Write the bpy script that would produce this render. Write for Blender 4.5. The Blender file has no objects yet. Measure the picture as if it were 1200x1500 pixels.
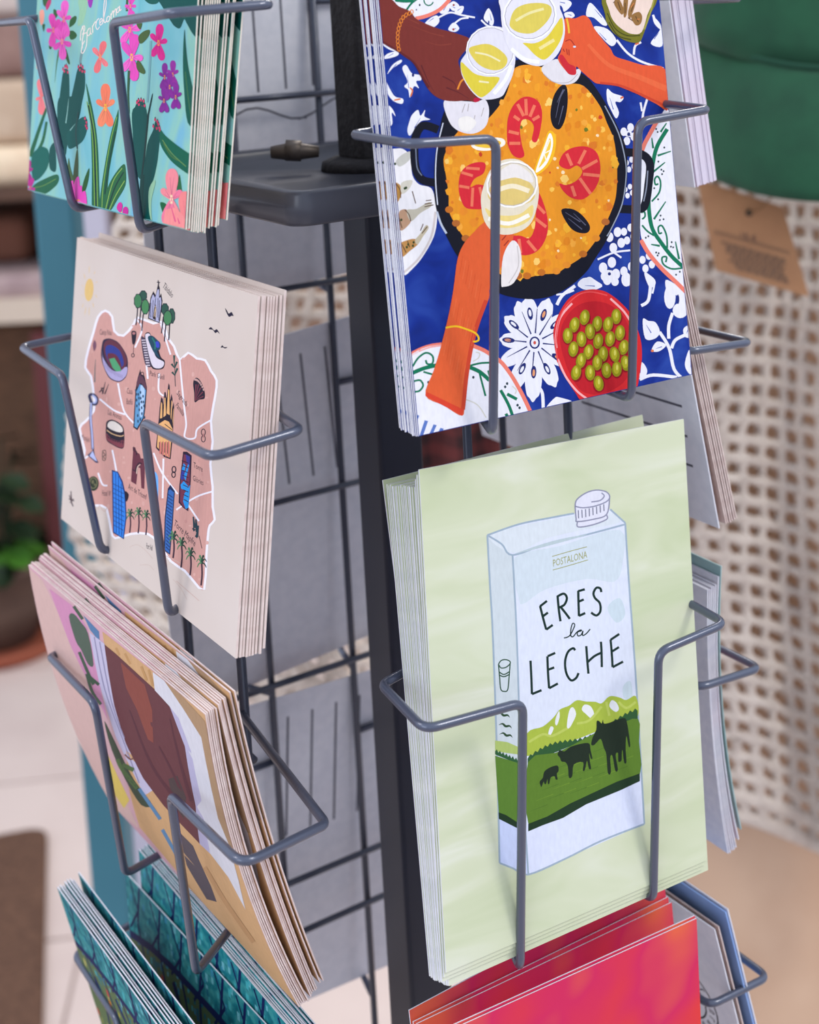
import bpy, bmesh, math, random
import numpy as np
from mathutils import Matrix, Vector, Euler
from mathutils.geometry import tessellate_polygon
random.seed(7)
sc = bpy.context.scene
col = sc.collection

# ---------------------------------------------------------------- camera
F, PX, PY = 2108.2, 696.5, 245.64           # focal length and principal point in pixels of the 1200x1500 frame
CAM = Vector((-0.2548, -0.4415, 0.0293))
CROT = Euler((math.radians(83.351), math.radians(2.7607), math.radians(-34.074)), 'XYZ').to_matrix()
cd = bpy.data.cameras.new('camera'); cam = bpy.data.objects.new('camera', cd); col.objects.link(cam)
cam.matrix_world = Matrix.Translation(CAM) @ CROT.to_4x4()
cd.sensor_fit = 'HORIZONTAL'; cd.sensor_width = 36.0; cd.lens = F / 1200 * 36
cd.shift_x = -(PX - 600) / 1200; cd.shift_y = (PY - 750) / 1200
cd.clip_start = 0.01; cd.clip_end = 50
cd.dof.use_dof = True; cd.dof.focus_distance = 0.445; cd.dof.aperture_fstop = 15.0
sc.camera = cam
# ---------------------------------------------------------------- light
sc.view_settings.view_transform = 'Standard'; sc.view_settings.look = 'None'
sc.view_settings.exposure = 0.0; sc.view_settings.gamma = 1.0; sc.view_settings.use_curve_mapping = False
w = bpy.data.worlds.new('world'); sc.world = w; w.use_nodes = True
w.node_tree.nodes['Background'].inputs[0].default_value = (0.76, 0.83, 1.0, 1)
w.node_tree.nodes['Background'].inputs[1].default_value = 1.12
def area(name, loc, target, size, power, colr):
    l = bpy.data.lights.new(name, 'AREA'); l.shape = 'SQUARE'; l.size = size; l.energy = power; l.color = colr
    o = bpy.data.objects.new(name, l); col.objects.link(o); o.location = loc
    o.rotation_euler = (Vector(target) - Vector(loc)).to_track_quat('-Z', 'Y').to_euler(); return o
area('ceiling_lamp_front', (1.05, -1.35, 1.25), (0, -0.1, -0.2), 0.5, 17, (1.0, 0.95, 0.88))
area('ceiling_lamp_left', (-1.5, 0.55, 1.15), (-0.1, 0, -0.15), 0.6, 9, (1.0, 0.93, 0.88))
area('ceiling_lamp_back', (1.3, 1.3, 1.25), (0.6, 0.6, -0.6), 0.8, 34, (1.0, 0.93, 0.85))
area('shop_window_light', (-2.4, -0.9, 0.7), (0, 0, -0.2), 1.5, 15, (0.86, 0.92, 1.0))

# ---------------------------------------------------------------- projecting photo pixels
def ray(px, py): return CROT @ Vector(((px - PX) / F, -(py - PY) / F, -1.0))
def at(px, py, depth): return CAM + ray(px, py) * depth
def onplane(px, py, axis, val):
    d = ray(px, py); return CAM + d * ((val - CAM[axis]) / d[axis])
# ---------------------------------------------------------------- materials
def lin(c):
    return tuple(((v / 255) / 12.92 if v / 255 <= .04045 else ((v / 255 + .055) / 1.055) ** 2.4) for v in c)
MATS = {}
def mat(name, c, rough=.6, metal=0., spec=.5, coat=0., c2=None, scale=50., stretch=(1, 1, 1), bump=0., bscale=200., sheen=0.):
    if name in MATS: return MATS[name]
    m = bpy.data.materials.new(name); m.use_nodes = True; n = m.node_tree.nodes; lk = m.node_tree.links
    b = n['Principled BSDF']; b.inputs['Base Color'].default_value = (*lin(c), 1)
    b.inputs['Roughness'].default_value = rough; b.inputs['Metallic'].default_value = metal
    b.inputs['Specular IOR Level'].default_value = spec; b.inputs['Coat Weight'].default_value = coat
    b.inputs['Coat Roughness'].default_value = .15; b.inputs['Sheen Weight'].default_value = sheen
    if c2 is not None or bump:
        tc = n.new('ShaderNodeTexCoord'); mp = n.new('ShaderNodeMapping'); mp.inputs['Scale'].default_value = stretch
        lk.new(tc.outputs['Object'], mp.inputs['Vector'])
    if c2 is not None:
        ns = n.new('ShaderNodeTexNoise'); ns.inputs['Scale'].default_value = scale; ns.inputs['Detail'].default_value = 4
        rp = n.new('ShaderNodeValToRGB'); rp.color_ramp.elements[0].color = (*lin(c), 1); rp.color_ramp.elements[1].color = (*lin(c2), 1)
        rp.color_ramp.elements[0].position = .38; rp.color_ramp.elements[1].position = .64
        lk.new(mp.outputs[0], ns.inputs['Vector']); lk.new(ns.outputs['Fac'], rp.inputs[0]); lk.new(rp.outputs[0], b.inputs['Base Color'])
    if bump:
        nb = n.new('ShaderNodeTexNoise'); nb.inputs['Scale'].default_value = bscale; nb.inputs['Detail'].default_value = 3
        bp = n.new('ShaderNodeBump'); bp.inputs['Strength'].default_value = bump; bp.inputs['Distance'].default_value = .002
        lk.new(mp.outputs[0], nb.inputs['Vector']); lk.new(nb.outputs['Fac'], bp.inputs['Height']); lk.new(bp.outputs[0], b.inputs['Normal'])
    MATS[name] = m; return m
def multi(name, stops, scale, stretch=(1, 1, 1), rough=.45, distort=0.):
    m = bpy.data.materials.new(name); m.use_nodes = True; n = m.node_tree.nodes; lk = m.node_tree.links
    b = n['Principled BSDF']; b.inputs['Roughness'].default_value = rough; b.inputs['Specular IOR Level'].default_value = .08
    tc = n.new('ShaderNodeTexCoord'); mp = n.new('ShaderNodeMapping'); mp.inputs['Scale'].default_value = stretch
    ns = n.new('ShaderNodeTexNoise'); ns.inputs['Scale'].default_value = scale; ns.inputs['Detail'].default_value = 3; ns.inputs['Distortion'].default_value = distort
    rp = n.new('ShaderNodeValToRGB'); e = rp.color_ramp.elements
    while len(e) < len(stops): e.new(.5)
    for k, (p, c) in enumerate(stops): e[k].position = p; e[k].color = (*lin(c), 1)
    lk.new(tc.outputs['Object'], mp.inputs['Vector']); lk.new(mp.outputs[0], ns.inputs['Vector'])
    lk.new(ns.outputs['Fac'], rp.inputs[0]); lk.new(rp.outputs[0], b.inputs['Base Color']); MATS[name] = m; return m
def ink_material():
    m = bpy.data.materials.new('printed_ink'); m.use_nodes = True; n = m.node_tree.nodes; lk = m.node_tree.links
    b = n['Principled BSDF']; b.inputs['Roughness'].default_value = .5; b.inputs['Specular IOR Level'].default_value = .08
    at_ = n.new('ShaderNodeAttribute'); at_.attribute_name = 'Col'
    tc = n.new('ShaderNodeTexCoord'); mp = n.new('ShaderNodeMapping'); mp.inputs['Scale'].default_value = (1, 1, .35)
    ns = n.new('ShaderNodeTexNoise'); ns.inputs['Scale'].default_value = 900; ns.inputs['Detail'].default_value = 4
    mr = n.new('ShaderNodeMapRange'); mr.inputs[1].default_value = .3; mr.inputs[2].default_value = .7; mr.inputs[3].default_value = .955; mr.inputs[4].default_value = 1.045
    mx = n.new('ShaderNodeVectorMath'); mx.operation = 'SCALE'
    lk.new(tc.outputs['Object'], mp.inputs['Vector']); lk.new(mp.outputs[0], ns.inputs['Vector']); lk.new(ns.outputs['Fac'], mr.inputs[0])
    lk.new(at_.outputs['Color'], mx.inputs[0]); lk.new(mr.outputs[0], mx.inputs['Scale']); lk.new(mx.outputs[0], b.inputs['Base Color'])
    MATS['ink'] = m; return m
INK = ink_material()
PAPER = mat('white_card_stock', (232, 233, 240), .7, c2=(222, 224, 234), scale=300)
PAPER_WARM = mat('cream_card_stock', (236, 226, 212), .7, c2=(226, 214, 198), scale=300)
KRAFT_EDGE = mat('pink_beige_card_stock', (232, 214, 206), .7, c2=(220, 198, 190), scale=300)
WIRE = mat('grey_lacquered_wire', (80, 87, 106), .3, .35, .6, .5, bump=.04, bscale=500)
WIRE_DARK = mat('dark_grey_lacquered_wire', (66, 71, 86), .35, .3, .5, .3, bump=.04, bscale=500)
POST = mat('dark_navy_lacquer', (33, 38, 56), .45, .1, .5, .1, c2=(27, 31, 46), scale=20, stretch=(1, 1, .2))
BLACKP = mat('rough_black_paint', (40, 39, 42), .75, 0, .3, c2=(28, 27, 30), scale=120, bump=.5, bscale=400)
TRAY = mat('dark_grey_moulded_plastic', (62, 64, 74), .35, 0, .5, .2, c2=(56, 58, 68), scale=60)

# ---------------------------------------------------------------- mesh helpers
def link_mesh(name, V, Fc, mats, parent=None, midx=None, smooth=False, loc=None, colors=None):
    me = bpy.data.meshes.new(name); me.from_pydata([tuple(v) for v in V], [], Fc)
    for m in (mats if isinstance(mats, (list, tuple)) else [mats]): me.materials.append(m)
    if midx is not None: me.polygons.foreach_set('material_index', midx)
    if colors is not None:
        ca = me.color_attributes.new('Col', 'FLOAT_COLOR', 'CORNER'); arr = []
        for p in me.polygons: arr += [*colors[p.index], 1.0] * p.loop_total
        ca.data.foreach_set('color', arr)
    if smooth: me.polygons.foreach_set('use_smooth', [True] * len(me.polygons))
    me.update()
    o = bpy.data.objects.new(name, me); col.objects.link(o); o.parent = parent
    if loc is not None: o.location = loc
    return o
def tag(o, label=None, cat=None, group=None, kind=None):
    if label: o['label'] = label
    if cat: o['category'] = cat
    if group: o['group'] = group
    if kind: o['kind'] = kind
    return o
def empty(name, loc):
    o = bpy.data.objects.new(name, None); o.empty_display_size = .02; o.location = loc; col.objects.link(o); return o
class MB:
    def __init__(s): s.V = []; s.F = []; s.M = []
    def add(s, V, Fc, m=0):
        k = len(s.V); s.V += [Vector(v) for v in V]; s.F += [[i + k for i in f] for f in Fc]; s.M += [m] * len(Fc)
    def box(s, a, b, m=0, mtx=None):
        V = [Vector((x, y, z)) for x in (a[0], b[0]) for y in (a[1], b[1]) for z in (a[2], b[2])]
        if mtx: V = [mtx @ v for v in V]
        s.add(V, [[0, 1, 3, 2], [4, 6, 7, 5], [0, 4, 5, 1], [2, 3, 7, 6], [0, 2, 6, 4], [1, 5, 7, 3]], m)
    def tube(s, pts, r, n=12, m=0, cap=True):
        P = [Vector(p) for p in pts]; rs = r if isinstance(r, (list, tuple)) else [r] * len(P)
        T = [((P[min(i + 1, len(P) - 1)] - P[max(i - 1, 0)]).normalized()) for i in range(len(P))]
        up = Vector((0, 0, 1)) if abs(T[0].z) < .9 else Vector((1, 0, 0)); N = (up - T[0] * up.dot(T[0])).normalized(); V = []
        for i, p in enumerate(P):
            N = (N - T[i] * N.dot(T[i])).normalized(); Bn = T[i].cross(N)
            V += [p + (N * math.cos(a) + Bn * math.sin(a)) * rs[i] for a in [2 * math.pi * k / n for k in range(n)]]
        Fc = [[i * n + k, i * n + (k + 1) % n, (i + 1) * n + (k + 1) % n, (i + 1) * n + k] for i in range(len(P) - 1) for k in range(n)]
        if cap: Fc += [list(range(n))[::-1], [(len(P) - 1) * n + k for k in range(n)]]
        s.add(V, Fc, m)
    def lathe(s, prof, c, n=24, m=0):
        c = Vector(c); V = []; k = len(prof)
        for i in range(n):
            a = 2 * math.pi * i / n; V += [c + Vector((r * math.cos(a), r * math.sin(a), z)) for r, z in prof]
        s.add(V, [[i * k + j, ((i + 1) % n) * k + j, ((i + 1) % n) * k + j + 1, i * k + j + 1] for i in range(n) for j in range(k - 1)], m)
    def build(s, name, mats, parent=None, smooth=False, origin=None, bevel=0):
        o = Vector(origin) if origin is not None else (s.V and Vector((0, 0, 0)))
        ob = link_mesh(name, [v - o for v in s.V], s.F, mats, parent, s.M, smooth, o if origin is not None else None)
        if bevel:
            b = ob.modifiers.new('bevel', 'BEVEL'); b.width = bevel; b.segments = 3; b.limit_method = 'ANGLE'
        return ob
def fillet(pts, r, n=6):
    P = [Vector(p) for p in pts]; out = [P[0]]
    for i in range(1, len(P) - 1):
        a = P[i - 1] - P[i]; b = P[i + 1] - P[i]; la, lb = a.length, b.length; a.normalize(); b.normalize()
        ang = a.angle(b)
        if ang > 3.05: out.append(P[i]); continue
        d = min(r / math.tan(ang / 2), la * .48, lb * .48); A = P[i] + a * d; B = P[i] + b * d
        for k in range(n + 1):
            t = k / n; out.append(A * (1 - t) ** 2 + P[i] * 2 * t * (1 - t) + B * t * t)
    return out + [P[-1]]

# ================================================================ THE ROOM
ZF = -1.27
TD = math.radians(-26.94); tx = Vector((math.cos(TD), math.sin(TD), 0)); ty = Vector((-math.sin(TD), math.cos(TD), 0))
t0 = Vector((.3846, 1.9551, ZF)); TS = .45
mfl = mat('grout', (168, 152, 146), .8)
mb = MB(); mb.box((-6, -5, ZF - .06), (7, 7, ZF - .004)); floor = tag(mb.build('floor', mfl), kind='structure')
mt = mat('pale_pink_stone_tile', (214, 198, 190), .35, c2=(204, 187, 180), scale=4, bump=.05, bscale=30)
g = .003; tm = MB(); tm.box((g, g, -.008), (TS - g, TS - g, 0)); proto = None
v0 = onplane(100, 1470, 2, ZF); sx = ((v0 - t0).dot(tx)) % TS
for i in range(-7, 8):
    for j in range(-8, 5):
        if proto is None: proto = tm.build('tile', mt, floor); o = proto
        else: o = proto.copy(); col.objects.link(o); o.parent = floor
        o.location = t0 + tx * (i * TS + sx) + ty * (j * TS); o.rotation_euler.z = TD
# walls: behind everything, and to the left of the shelving
VD = Vector((.5603, .8283, 0)); VR = Vector((.8283, -.5603, 0))
def wall(name, c, dirx, half, m):
    mb = MB(); n = Vector((-dirx.y, dirx.x, 0)); a = c - dirx * half; b = c + dirx * half
    V = [a, b, b + n * .1, a + n * .1]; V = [Vector((v.x, v.y, ZF - .004)) for v in V] + [Vector((v.x, v.y, 1.6)) for v in V]
    mb.add(V, [[0, 1, 5, 4], [1, 2, 6, 5], [2, 3, 7, 6], [3, 0, 4, 7], [4, 5, 6, 7], [3, 2, 1, 0]]); return tag(mb.build(name, m), kind='structure')
mw = mat('warm_plaster', (150, 120, 100), .8, c2=(138, 108, 90), scale=3)
wall('wall_back', Vector((CAM.x, CAM.y, 0)) + VD * 4.0, VR, 3.2, mw)

# ================================================================ THE RACK
YA, XB, XC, YD = -.0801, -.0795, .066, .086
rack = tag(empty('postcard_spinner_rack', (.0025, .010, ZF)), 'grey wire spinning postcard rack with square dark centre post', 'postcard rack')
RO = Vector((.0025, .010, ZF))
def rbuild(mb, name, m, smooth=True, bevel=0):
    return mb.build(name, m, rack, smooth, None, bevel) if False else _rb(mb, name, m, smooth, bevel)
def _rb(mb, name, m, smooth, bevel):
    mb.V = [v - RO for v in mb.V]; return mb.build(name, m, rack, smooth, None, bevel)
pc = Vector((.0025, .010, 0))
mb = MB(); mb.box((pc.x - .0092, pc.y - .0092, ZF), (pc.x + .0092, pc.y + .0092, -.034)); rbuild(mb, 'centre_post', POST, False, .0015)
mb = MB(); mb.box((pc.x - .0095, pc.y - .0095, -.026), (pc.x + .0095, pc.y + .0095, .30)); rbuild(mb, 'upper_post', BLACKP, False, .002)
mb = MB(); mb.lathe([(0, ZF), (.2, ZF), (.2, ZF + .012), (.03, ZF + .03), (.02, ZF + .05), (0, ZF + .05)], (pc.x, pc.y, 0), 40); rbuild(mb, 'foot', POST)
# moulded tray between the two tiers: floor, rim, flange round the post and a clamp screw
def rrect(x0, x1, y0, y1, r, n=6):
    P = []
    for cx, cy, a0 in ((x1 - r, y1 - r, 0), (x0 + r, y1 - r, 90), (x0 + r, y0 + r, 180), (x1 - r, y0 + r, 270)):
        P += [(cx + r * math.cos(math.radians(a0 + 90 * k / n)), cy + r * math.sin(math.radians(a0 + 90 * k / n))) for k in range(n + 1)]
    return P
def loops(mb, rings, m=0, close=(True, True)):
    k = len(rings[0][0]); V = [Vector((x, y, z)) for ring, z in rings for x, y in ring]
    Fc = [[i * k + j, i * k + (j + 1) % k, (i + 1) * k + (j + 1) % k, (i + 1) * k + j] for i in range(len(rings) - 1) for j in range(k)]
    if close[0]: Fc.append(list(range(k))[::-1])
    if close[1]: Fc.append([(len(rings) - 1) * k + j for j in range(k)])
    mb.add(V, Fc, m)
TX0, TX1, TY0, TY1, TZ = -.0645, .058, -.0585, .080, -.0252
def tr(d, r): return rrect(TX0 + d, TX1 - d, TY0 + d, TY1 - d, r)
mb = MB(); loops(mb, [(tr(.004, .004), TZ - .0105), (tr(.0008, .006), TZ - .0105), (tr(0, .0065), TZ - .0095), (tr(0, .0065), TZ - .0012), (tr(.0008, .006), TZ), (tr(.0055, .004), TZ), (tr(.0065, .004), TZ - .001), (tr(.0068, .004), TZ - .004)])
tray_ = rbuild(mb, 'tier_tray', TRAY)
mb = MB(); mb.lathe([(.0, TZ - .004), (.019, TZ - .004), (.0185, TZ - .001), (.015, TZ + .0005), (0, TZ + .0005)], (pc.x, pc.y, 0), 30); fl_ = rbuild(mb, 'post_flange', BLACKP); fl_.parent = tray_
mb = MB(); q = onplane(431, 238, 2, TZ); mb.tube([q + VR * -.008 + Vector((0, 0, .004)), q + Vector((0, 0, .004)), q + VR * .009 + Vector((0, 0, .0035))], [.0022, .0034, .0020], 10)
mb.tube([q + VR * -.0028 + Vector((0, 0, .0045)), q + VR * .0028 + Vector((0, 0, .0040))], .0038, 6); cs_ = rbuild(mb, 'clamp_screw', mat('dull_steel', (92, 84, 78), .5, .6))
cs_.parent = tray_
# wire grids
WR = .00135
def P3(side, u, d, z):
    return {'A': Vector((u, YA - d, z)), 'B': Vector((XB - d, -u, z)), 'C': Vector((XC + d, u, z)), 'D': Vector((-u, YD + d, z))}[side]
GD = {'A': -.0135, 'B': -.0100, 'C': -.004, 'D': -.001}
GU = {'A': tuple(onplane(*p, 1, YA - GD['A']).x for p in ((685, 650), (832, 615))), 'B': tuple(-onplane(*p, 0, XB - GD['B']).y for p in ((254, 640), (333, 680))), 'C': (-.022, .022),
      'D': tuple(-onplane(*p, 1, YD + GD['D']).x for p in ((497, 640), (373, 640)))}
print(GU)
ZB = -.52
for s in 'ABCD':
    for u in GU[s]:
        mb = MB(); mb.tube([P3(s, u, GD[s], ZB), P3(s, u, GD[s], -.036 if s in 'AB' else .22)], WR * 1.25 if s == 'B' else WR * 1.1, 10); rbuild(mb, 'grid_upright', WIRE_DARK)
        if s in 'AB':
            mb = MB(); mb.tube([P3(s, u, GD[s], -.024), P3(s, u, GD[s], .22)], WR * 1.1, 10); rbuild(mb, 'grid_upright', WIRE_DARK)
def cross(s, z, half, c=0.):
    mb = MB(); mb.tube([P3(s, c - half, GD[s] + (-.0026), z), P3(s, c + half, GD[s] - .0026, z)], WR, 10); rbuild(mb, 'grid_crossbar', WIRE_DARK)
for px, py in ((420, 140), (450, 415), (450, 720), (450, 982), (450, 1275)): cross('D', onplane(px, py, 1, YD).z, .048)
for z in (-.36, -.445): cross('D', z, .048)
for z in (.06, -.055, -.175, -.215, -.33, -.41, -.45): cross('C', z, .06)
for z in (.03, -.06, -.15, -.22, -.32, -.39): cross('A', z, .0225, sum(GU['A']) / 2)
for z in (.03, -.10, -.225, -.345): cross('B', z, .0225, sum(GU['B']) / 2)
# base frame rings that tie the four grids to the post
for z in (-.50, .20):
    for s in 'ABCD':
        mb = MB(); mb.tube([P3(s, 0, GD[s], z), Vector((pc.x, pc.y, z))], WR * 1.2, 8); rbuild(mb, 'spoke', WIRE_DARK); cross(s, z, .05)
# pockets: every holder is one bent wire
def holder(pts, r=.0043, wr=WR * 1.04):
    mb = MB(); mb.tube(fillet(pts, r), wr, 12); return rbuild(mb, 'pocket_wire', WIRE)
DT = {'A': .0300, 'B': .0282, 'C': .029, 'D': .026}; DB = {'A': .0230, 'B': .0227, 'C': .022, 'D': .02}
def pocket(side, z, zb, u_t, u_b, e, px=None, dback=0., zback=.002, dt=None):
    """u_t,u_b,e are (left,right) laterals; px overrides with measured pixels (front top, front bottom, front corner, back corner)"""
    for k in (0, 1):
        d, db = dt or DT[side], DB[side]; gd, gu = GD[side] + WR, GU[side][k]
        T = P3(side, u_t[k], d, z); Bm = P3(side, u_b[k], db, zb); Cn = P3(side, e[k], d, z); Bk = P3(side, e[k], dback, z + zback)
        if px:
            ax, sg = (1, YA) if side == 'A' else (0, XB)
            def pl(p, dd): return onplane(p[0], p[1], ax, sg - dd)
            q = px[k]
            if q[0]: T = pl(q[0], d)
            if q[1]: Bm = pl(q[1], db); Bm.z -= .0015
            if q[2]: Cn = pl(q[2], d)
            if q[3]: Bk = pl(q[3], dback)
        G = P3(side, gu, gd, Bk.z); G2 = P3(side, gu, gd, Bm.z + .0005)
        holder([G, Bk, Cn, T, Bm, G2])
eA = (-.0559, .0559); eB = (-.084, .084)
zA = -.0088; zB_ = .0292
pocket('A', zA, zA - .0869, (-.0262, .0262), (-.0266, .0266), eA, [((727, 203), (722, 627), (601, 211), (516, 197)), ((935, 179), (925, 578), (1041, 160), None)])
pocket('A', zA - .1673, zA - .2542, (-.0262, .0262), (-.0266, .0266), eA, [((766, 1029), (762, 1413), (622, 1069), (559, 1003)), ((965, 955), (957, 1313), (1063, 913), None)])
pocket('A', zA - .3346, zA - .4215, (-.0262, .0262), (-.0266, .0266), eA)
pocket('A', zA + .1673, zA + .0804, (-.0262, .0262), (-.0266, .0266), eA)
tB = (-.0368, .0368); bB = (-.0318, .0318)
pocket('B', zB_, zB_ - .0623, tB, bB, eB, [((45, 30), (107, 301), None, None), ((165, 33), (205, 331), (252, 19), (398, 6))])
pocket('B', zB_ - .1192, zB_ - .1815, tB, bB, eB, [((91, 550), (148, 804), (30, 508), None), ((210, 618), (247, 894), (310, 670), (441, 630))])
pocket('B', zB_ - .2384, zB_ - .3007, tB, bB, eB, [((139, 1031), (183, 1275), (73, 962), None), ((250, 1165), (287, 1419), (355, 1267), (478, 1207))], dt=.0325)
pocket('B', zB_ - .3576, zB_ - .4199, tB, bB, eB, [(None, None, (109, 1398), None), (None, None, None, None)])
for k in range(4): pocket('C', .0255 - .1192 * k, .0255 - .1192 * k - .064, (-.04, .04), (-.036, .036), (-.0855, .0855))
for zt, zb in ((.03, -.0885), (-.13, -.2535), (-.285, -.4065)): pocket('D', zt, zb, (-.026, .026), (-.026, .026), (-.0559, .0559))

# ================================================================ POSTCARDS
def rot(P): return Euler(P[3:6], 'XYZ').to_matrix()
class Art:
    """flat print of a card, traced as shapes: photo pixels are laid on the card's own plane"""
    def __init__(s, P, w, h, bow=0., back=False):
        s.O = Vector(P[:3]); s.R = rot(P); s.w, s.h, s.bow, s.back = w, h, bow, back; s.shapes = []; s.z = (0, 0, 1.)
    def zoom(s, x0, y0, k): s.z = (x0, y0, k); return s
    def by(s, zz): t = zz / s.h; return -s.bow * 4 * t * (1 - t)
    def loc(s, p):
        px = s.z[0] + p[0] / s.z[2]; py = s.z[1] + p[1] / s.z[2]
        d = s.R.transposed() @ ray(px, py); o = s.R.transposed() @ (CAM - s.O); y = 0.
        for _ in range(4 if s.bow else 1):
            t = (y - o.y) / d.y; q = o + d * t
            if s.bow: y = s.by(min(max(q.z, 0), s.h))
        return (q.x, q.z)
    @staticmethod
    def pts(p):
        if isinstance(p, str): return [tuple(float(v) for v in a.split(',')) for a in p.split()]
        return list(p)
    def raw(s, q, c): s.shapes.append((q, lin(c)))
    def poly(s, p, c): s.raw([s.loc(a) for a in s.pts(p)], c)
    @staticmethod
    def cr(P, closed, n=4):
        out = []; N = len(P)
        for i in range(N if closed else N - 1):
            g = lambda j: P[j % N] if closed else P[min(max(j, 0), N - 1)]
            a, b, c_, d = g(i - 1), g(i), g(i + 1), g(i + 2)
            for k in range(n):
                t = k / n
                out.append(tuple(.5 * (2 * b[m] + (c_[m] - a[m]) * t + (2 * a[m] - 5 * b[m] + 4 * c_[m] - d[m]) * t * t + (3 * b[m] - a[m] - 3 * c_[m] + d[m]) * t ** 3) for m in (0, 1)))
        if not closed: out.append(P[-1])
        return out
    def blob(s, p, c, n=4): s.poly(s.cr(s.pts(p), True, n), c)
    def stroke(s, p, wd, c, taper=(1, 1), smooth=True):
        P = s.pts(p); P = s.cr(P, False, 5) if (smooth and len(P) > 2) or taper[0] < 0 else P
        L = []; Rr = []; N = len(P)
        for i, a in enumerate(P):
            b = P[min(i + 1, N - 1)]; e = P[max(i - 1, 0)]; dx, dy = b[0] - e[0], b[1] - e[1]; l = math.hypot(dx, dy) or 1
            t = i / (N - 1); ww = wd / 2 * (taper[0] + (taper[1] - taper[0]) * t if taper[0] >= 0 else max(.12, math.sin(math.pi * min(max(t, .02), .98))))
            L.append((a[0] - dy / l * ww, a[1] + dx / l * ww)); Rr.append((a[0] + dy / l * ww, a[1] - dx / l * ww))
        # one quad per piece keeps curls from crossing themselves
        for i in range(N - 1): s.shapes.append(([s.loc(x) for x in (L[i], L[i + 1], Rr[i + 1], Rr[i])], lin(c), 'j' if i else None))
    def ell(s, cx, cy, rx, ry, c, rot=0, n=16):
        a = math.radians(rot); s.poly([(cx + rx * math.cos(t) * math.cos(a) - ry * math.sin(t) * math.sin(a), cy + rx * math.cos(t) * math.sin(a) + ry * math.sin(t) * math.cos(a)) for t in [2 * math.pi * k / n for k in range(n)]], c)
    def ring(s, cx, cy, rx, ry, wd, c, rot=0, a0=0, a1=360, n=18):
        a = math.radians(rot); s.stroke([(cx + rx * math.cos(t) * math.cos(a) - ry * math.sin(t) * math.sin(a), cy + rx * math.cos(t) * math.sin(a) + ry * math.sin(t) * math.cos(a)) for t in [math.radians(a0 + (a1 - a0) * k / n) for k in range(n + 1)]], wd, c, smooth=False)
    def line(s, segs, wd, c, taper=(1, 1)):
        for p in segs: s.stroke(p, wd, c, taper)
    def text(s, body, p0, p1, up, c):
        fc = bpy.data.curves.new('lettering', 'FONT'); fc.body = body; fc.resolution_u = 2; fo = bpy.data.objects.new('lettering', fc); col.objects.link(fo)
        me = fo.evaluated_get(bpy.context.evaluated_depsgraph_get()).to_mesh(); V = [v.co.copy() for v in me.vertices]; pol = [list(p.vertices) for p in me.polygons]
        x0, x1 = min(v.x for v in V), max(v.x for v in V); y1 = max(v.y for v in V)
        first = True
        for f in pol:
            q = []
            for i in f:
                a = (V[i].x - x0) / (x1 - x0); b = V[i].y / y1
                q.append(s.loc((p0[0] + (p1[0] - p0[0]) * a + up[0] * b, p0[1] + (p1[1] - p0[1]) * a + up[1] * b)))
            s.shapes.append((q, lin(c), None if first else 'j')); first = False
        bpy.data.objects.remove(fo); bpy.data.curves.remove(fc)
    @staticmethod
    def clip(q, ax, lim, keep_less):
        out = []
        for i, a in enumerate(q):
            b = q[(i + 1) % len(q)]; ia = (a[ax] <= lim) == keep_less or a[ax] == lim; ib = (b[ax] <= lim) == keep_less or b[ax] == lim
            if ia: out.append(a)
            if ia != ib:
                t = (lim - a[ax]) / (b[ax] - a[ax]); out.append((a[0] + (b[0] - a[0]) * t, a[1] + (b[1] - a[1]) * t))
        return out
    def mesh(s, nb):
        V = []; Fc = []; C = []; boxes = []; lay = []; prevgroup = 0
        e = 2e-4
        for sh in s.shapes:
            q, c = sh[0], sh[1]
            for ax, lim, kl in ((0, -s.w / 2 + e, False), (0, s.w / 2 - e, True), (1, e, False), (1, s.h - e, True)):
                q = s.clip(q, ax, lim, kl) if q else q
            if len(q) < 3: continue
            bx = (min(a[0] for a in q), max(a[0] for a in q), min(a[1] for a in q), max(a[1] for a in q))
            joined = len(sh) > 2 and sh[2] == 'j'
            L = 1
            if joined and lay: L = max(lay[-1], 1 + max([lay[i] for i in range(prevgroup) if not (boxes[i][1] < bx[0] or boxes[i][0] > bx[1] or boxes[i][3] < bx[2] or boxes[i][2] > bx[3])] or [0]))
            else:
                prevgroup = len(boxes)
                L = 1 + max([lay[i] for i in range(len(boxes)) if not (boxes[i][1] < bx[0] or boxes[i][0] > bx[1] or boxes[i][3] < bx[2] or boxes[i][2] > bx[3])] or [0])
            boxes.append(bx); lay.append(L); off = 6e-6 + 5e-6 * L
            if not s.bow: bands = [q]
            else:
                tris = [[q[i] for i in t] for t in tessellate_polygon([[Vector((a[0], a[1], 0)) for a in q]])]
                bands = [s.clip(s.clip(t, 1, s.h * b / nb, False), 1, s.h * (b + 1) / nb, True) for t in tris for b in range(nb)]
            for b in bands:
                if len(b) < 3: continue
                k = len(V); V += [(x, (s.by(z) - off) if not s.back else TH + off, z) for x, z in b]; ar = sum(b[i][0] * b[(i + 1) % len(b)][1] - b[(i + 1) % len(b)][0] * b[i][1] for i in range(len(b)))
                f = list(range(k, k + len(b))); Fc.append(f if (ar > 0) != s.back else f[::-1]); C.append(c)
        return V, Fc, C, max(lay or [0])
TH = .00045
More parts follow.
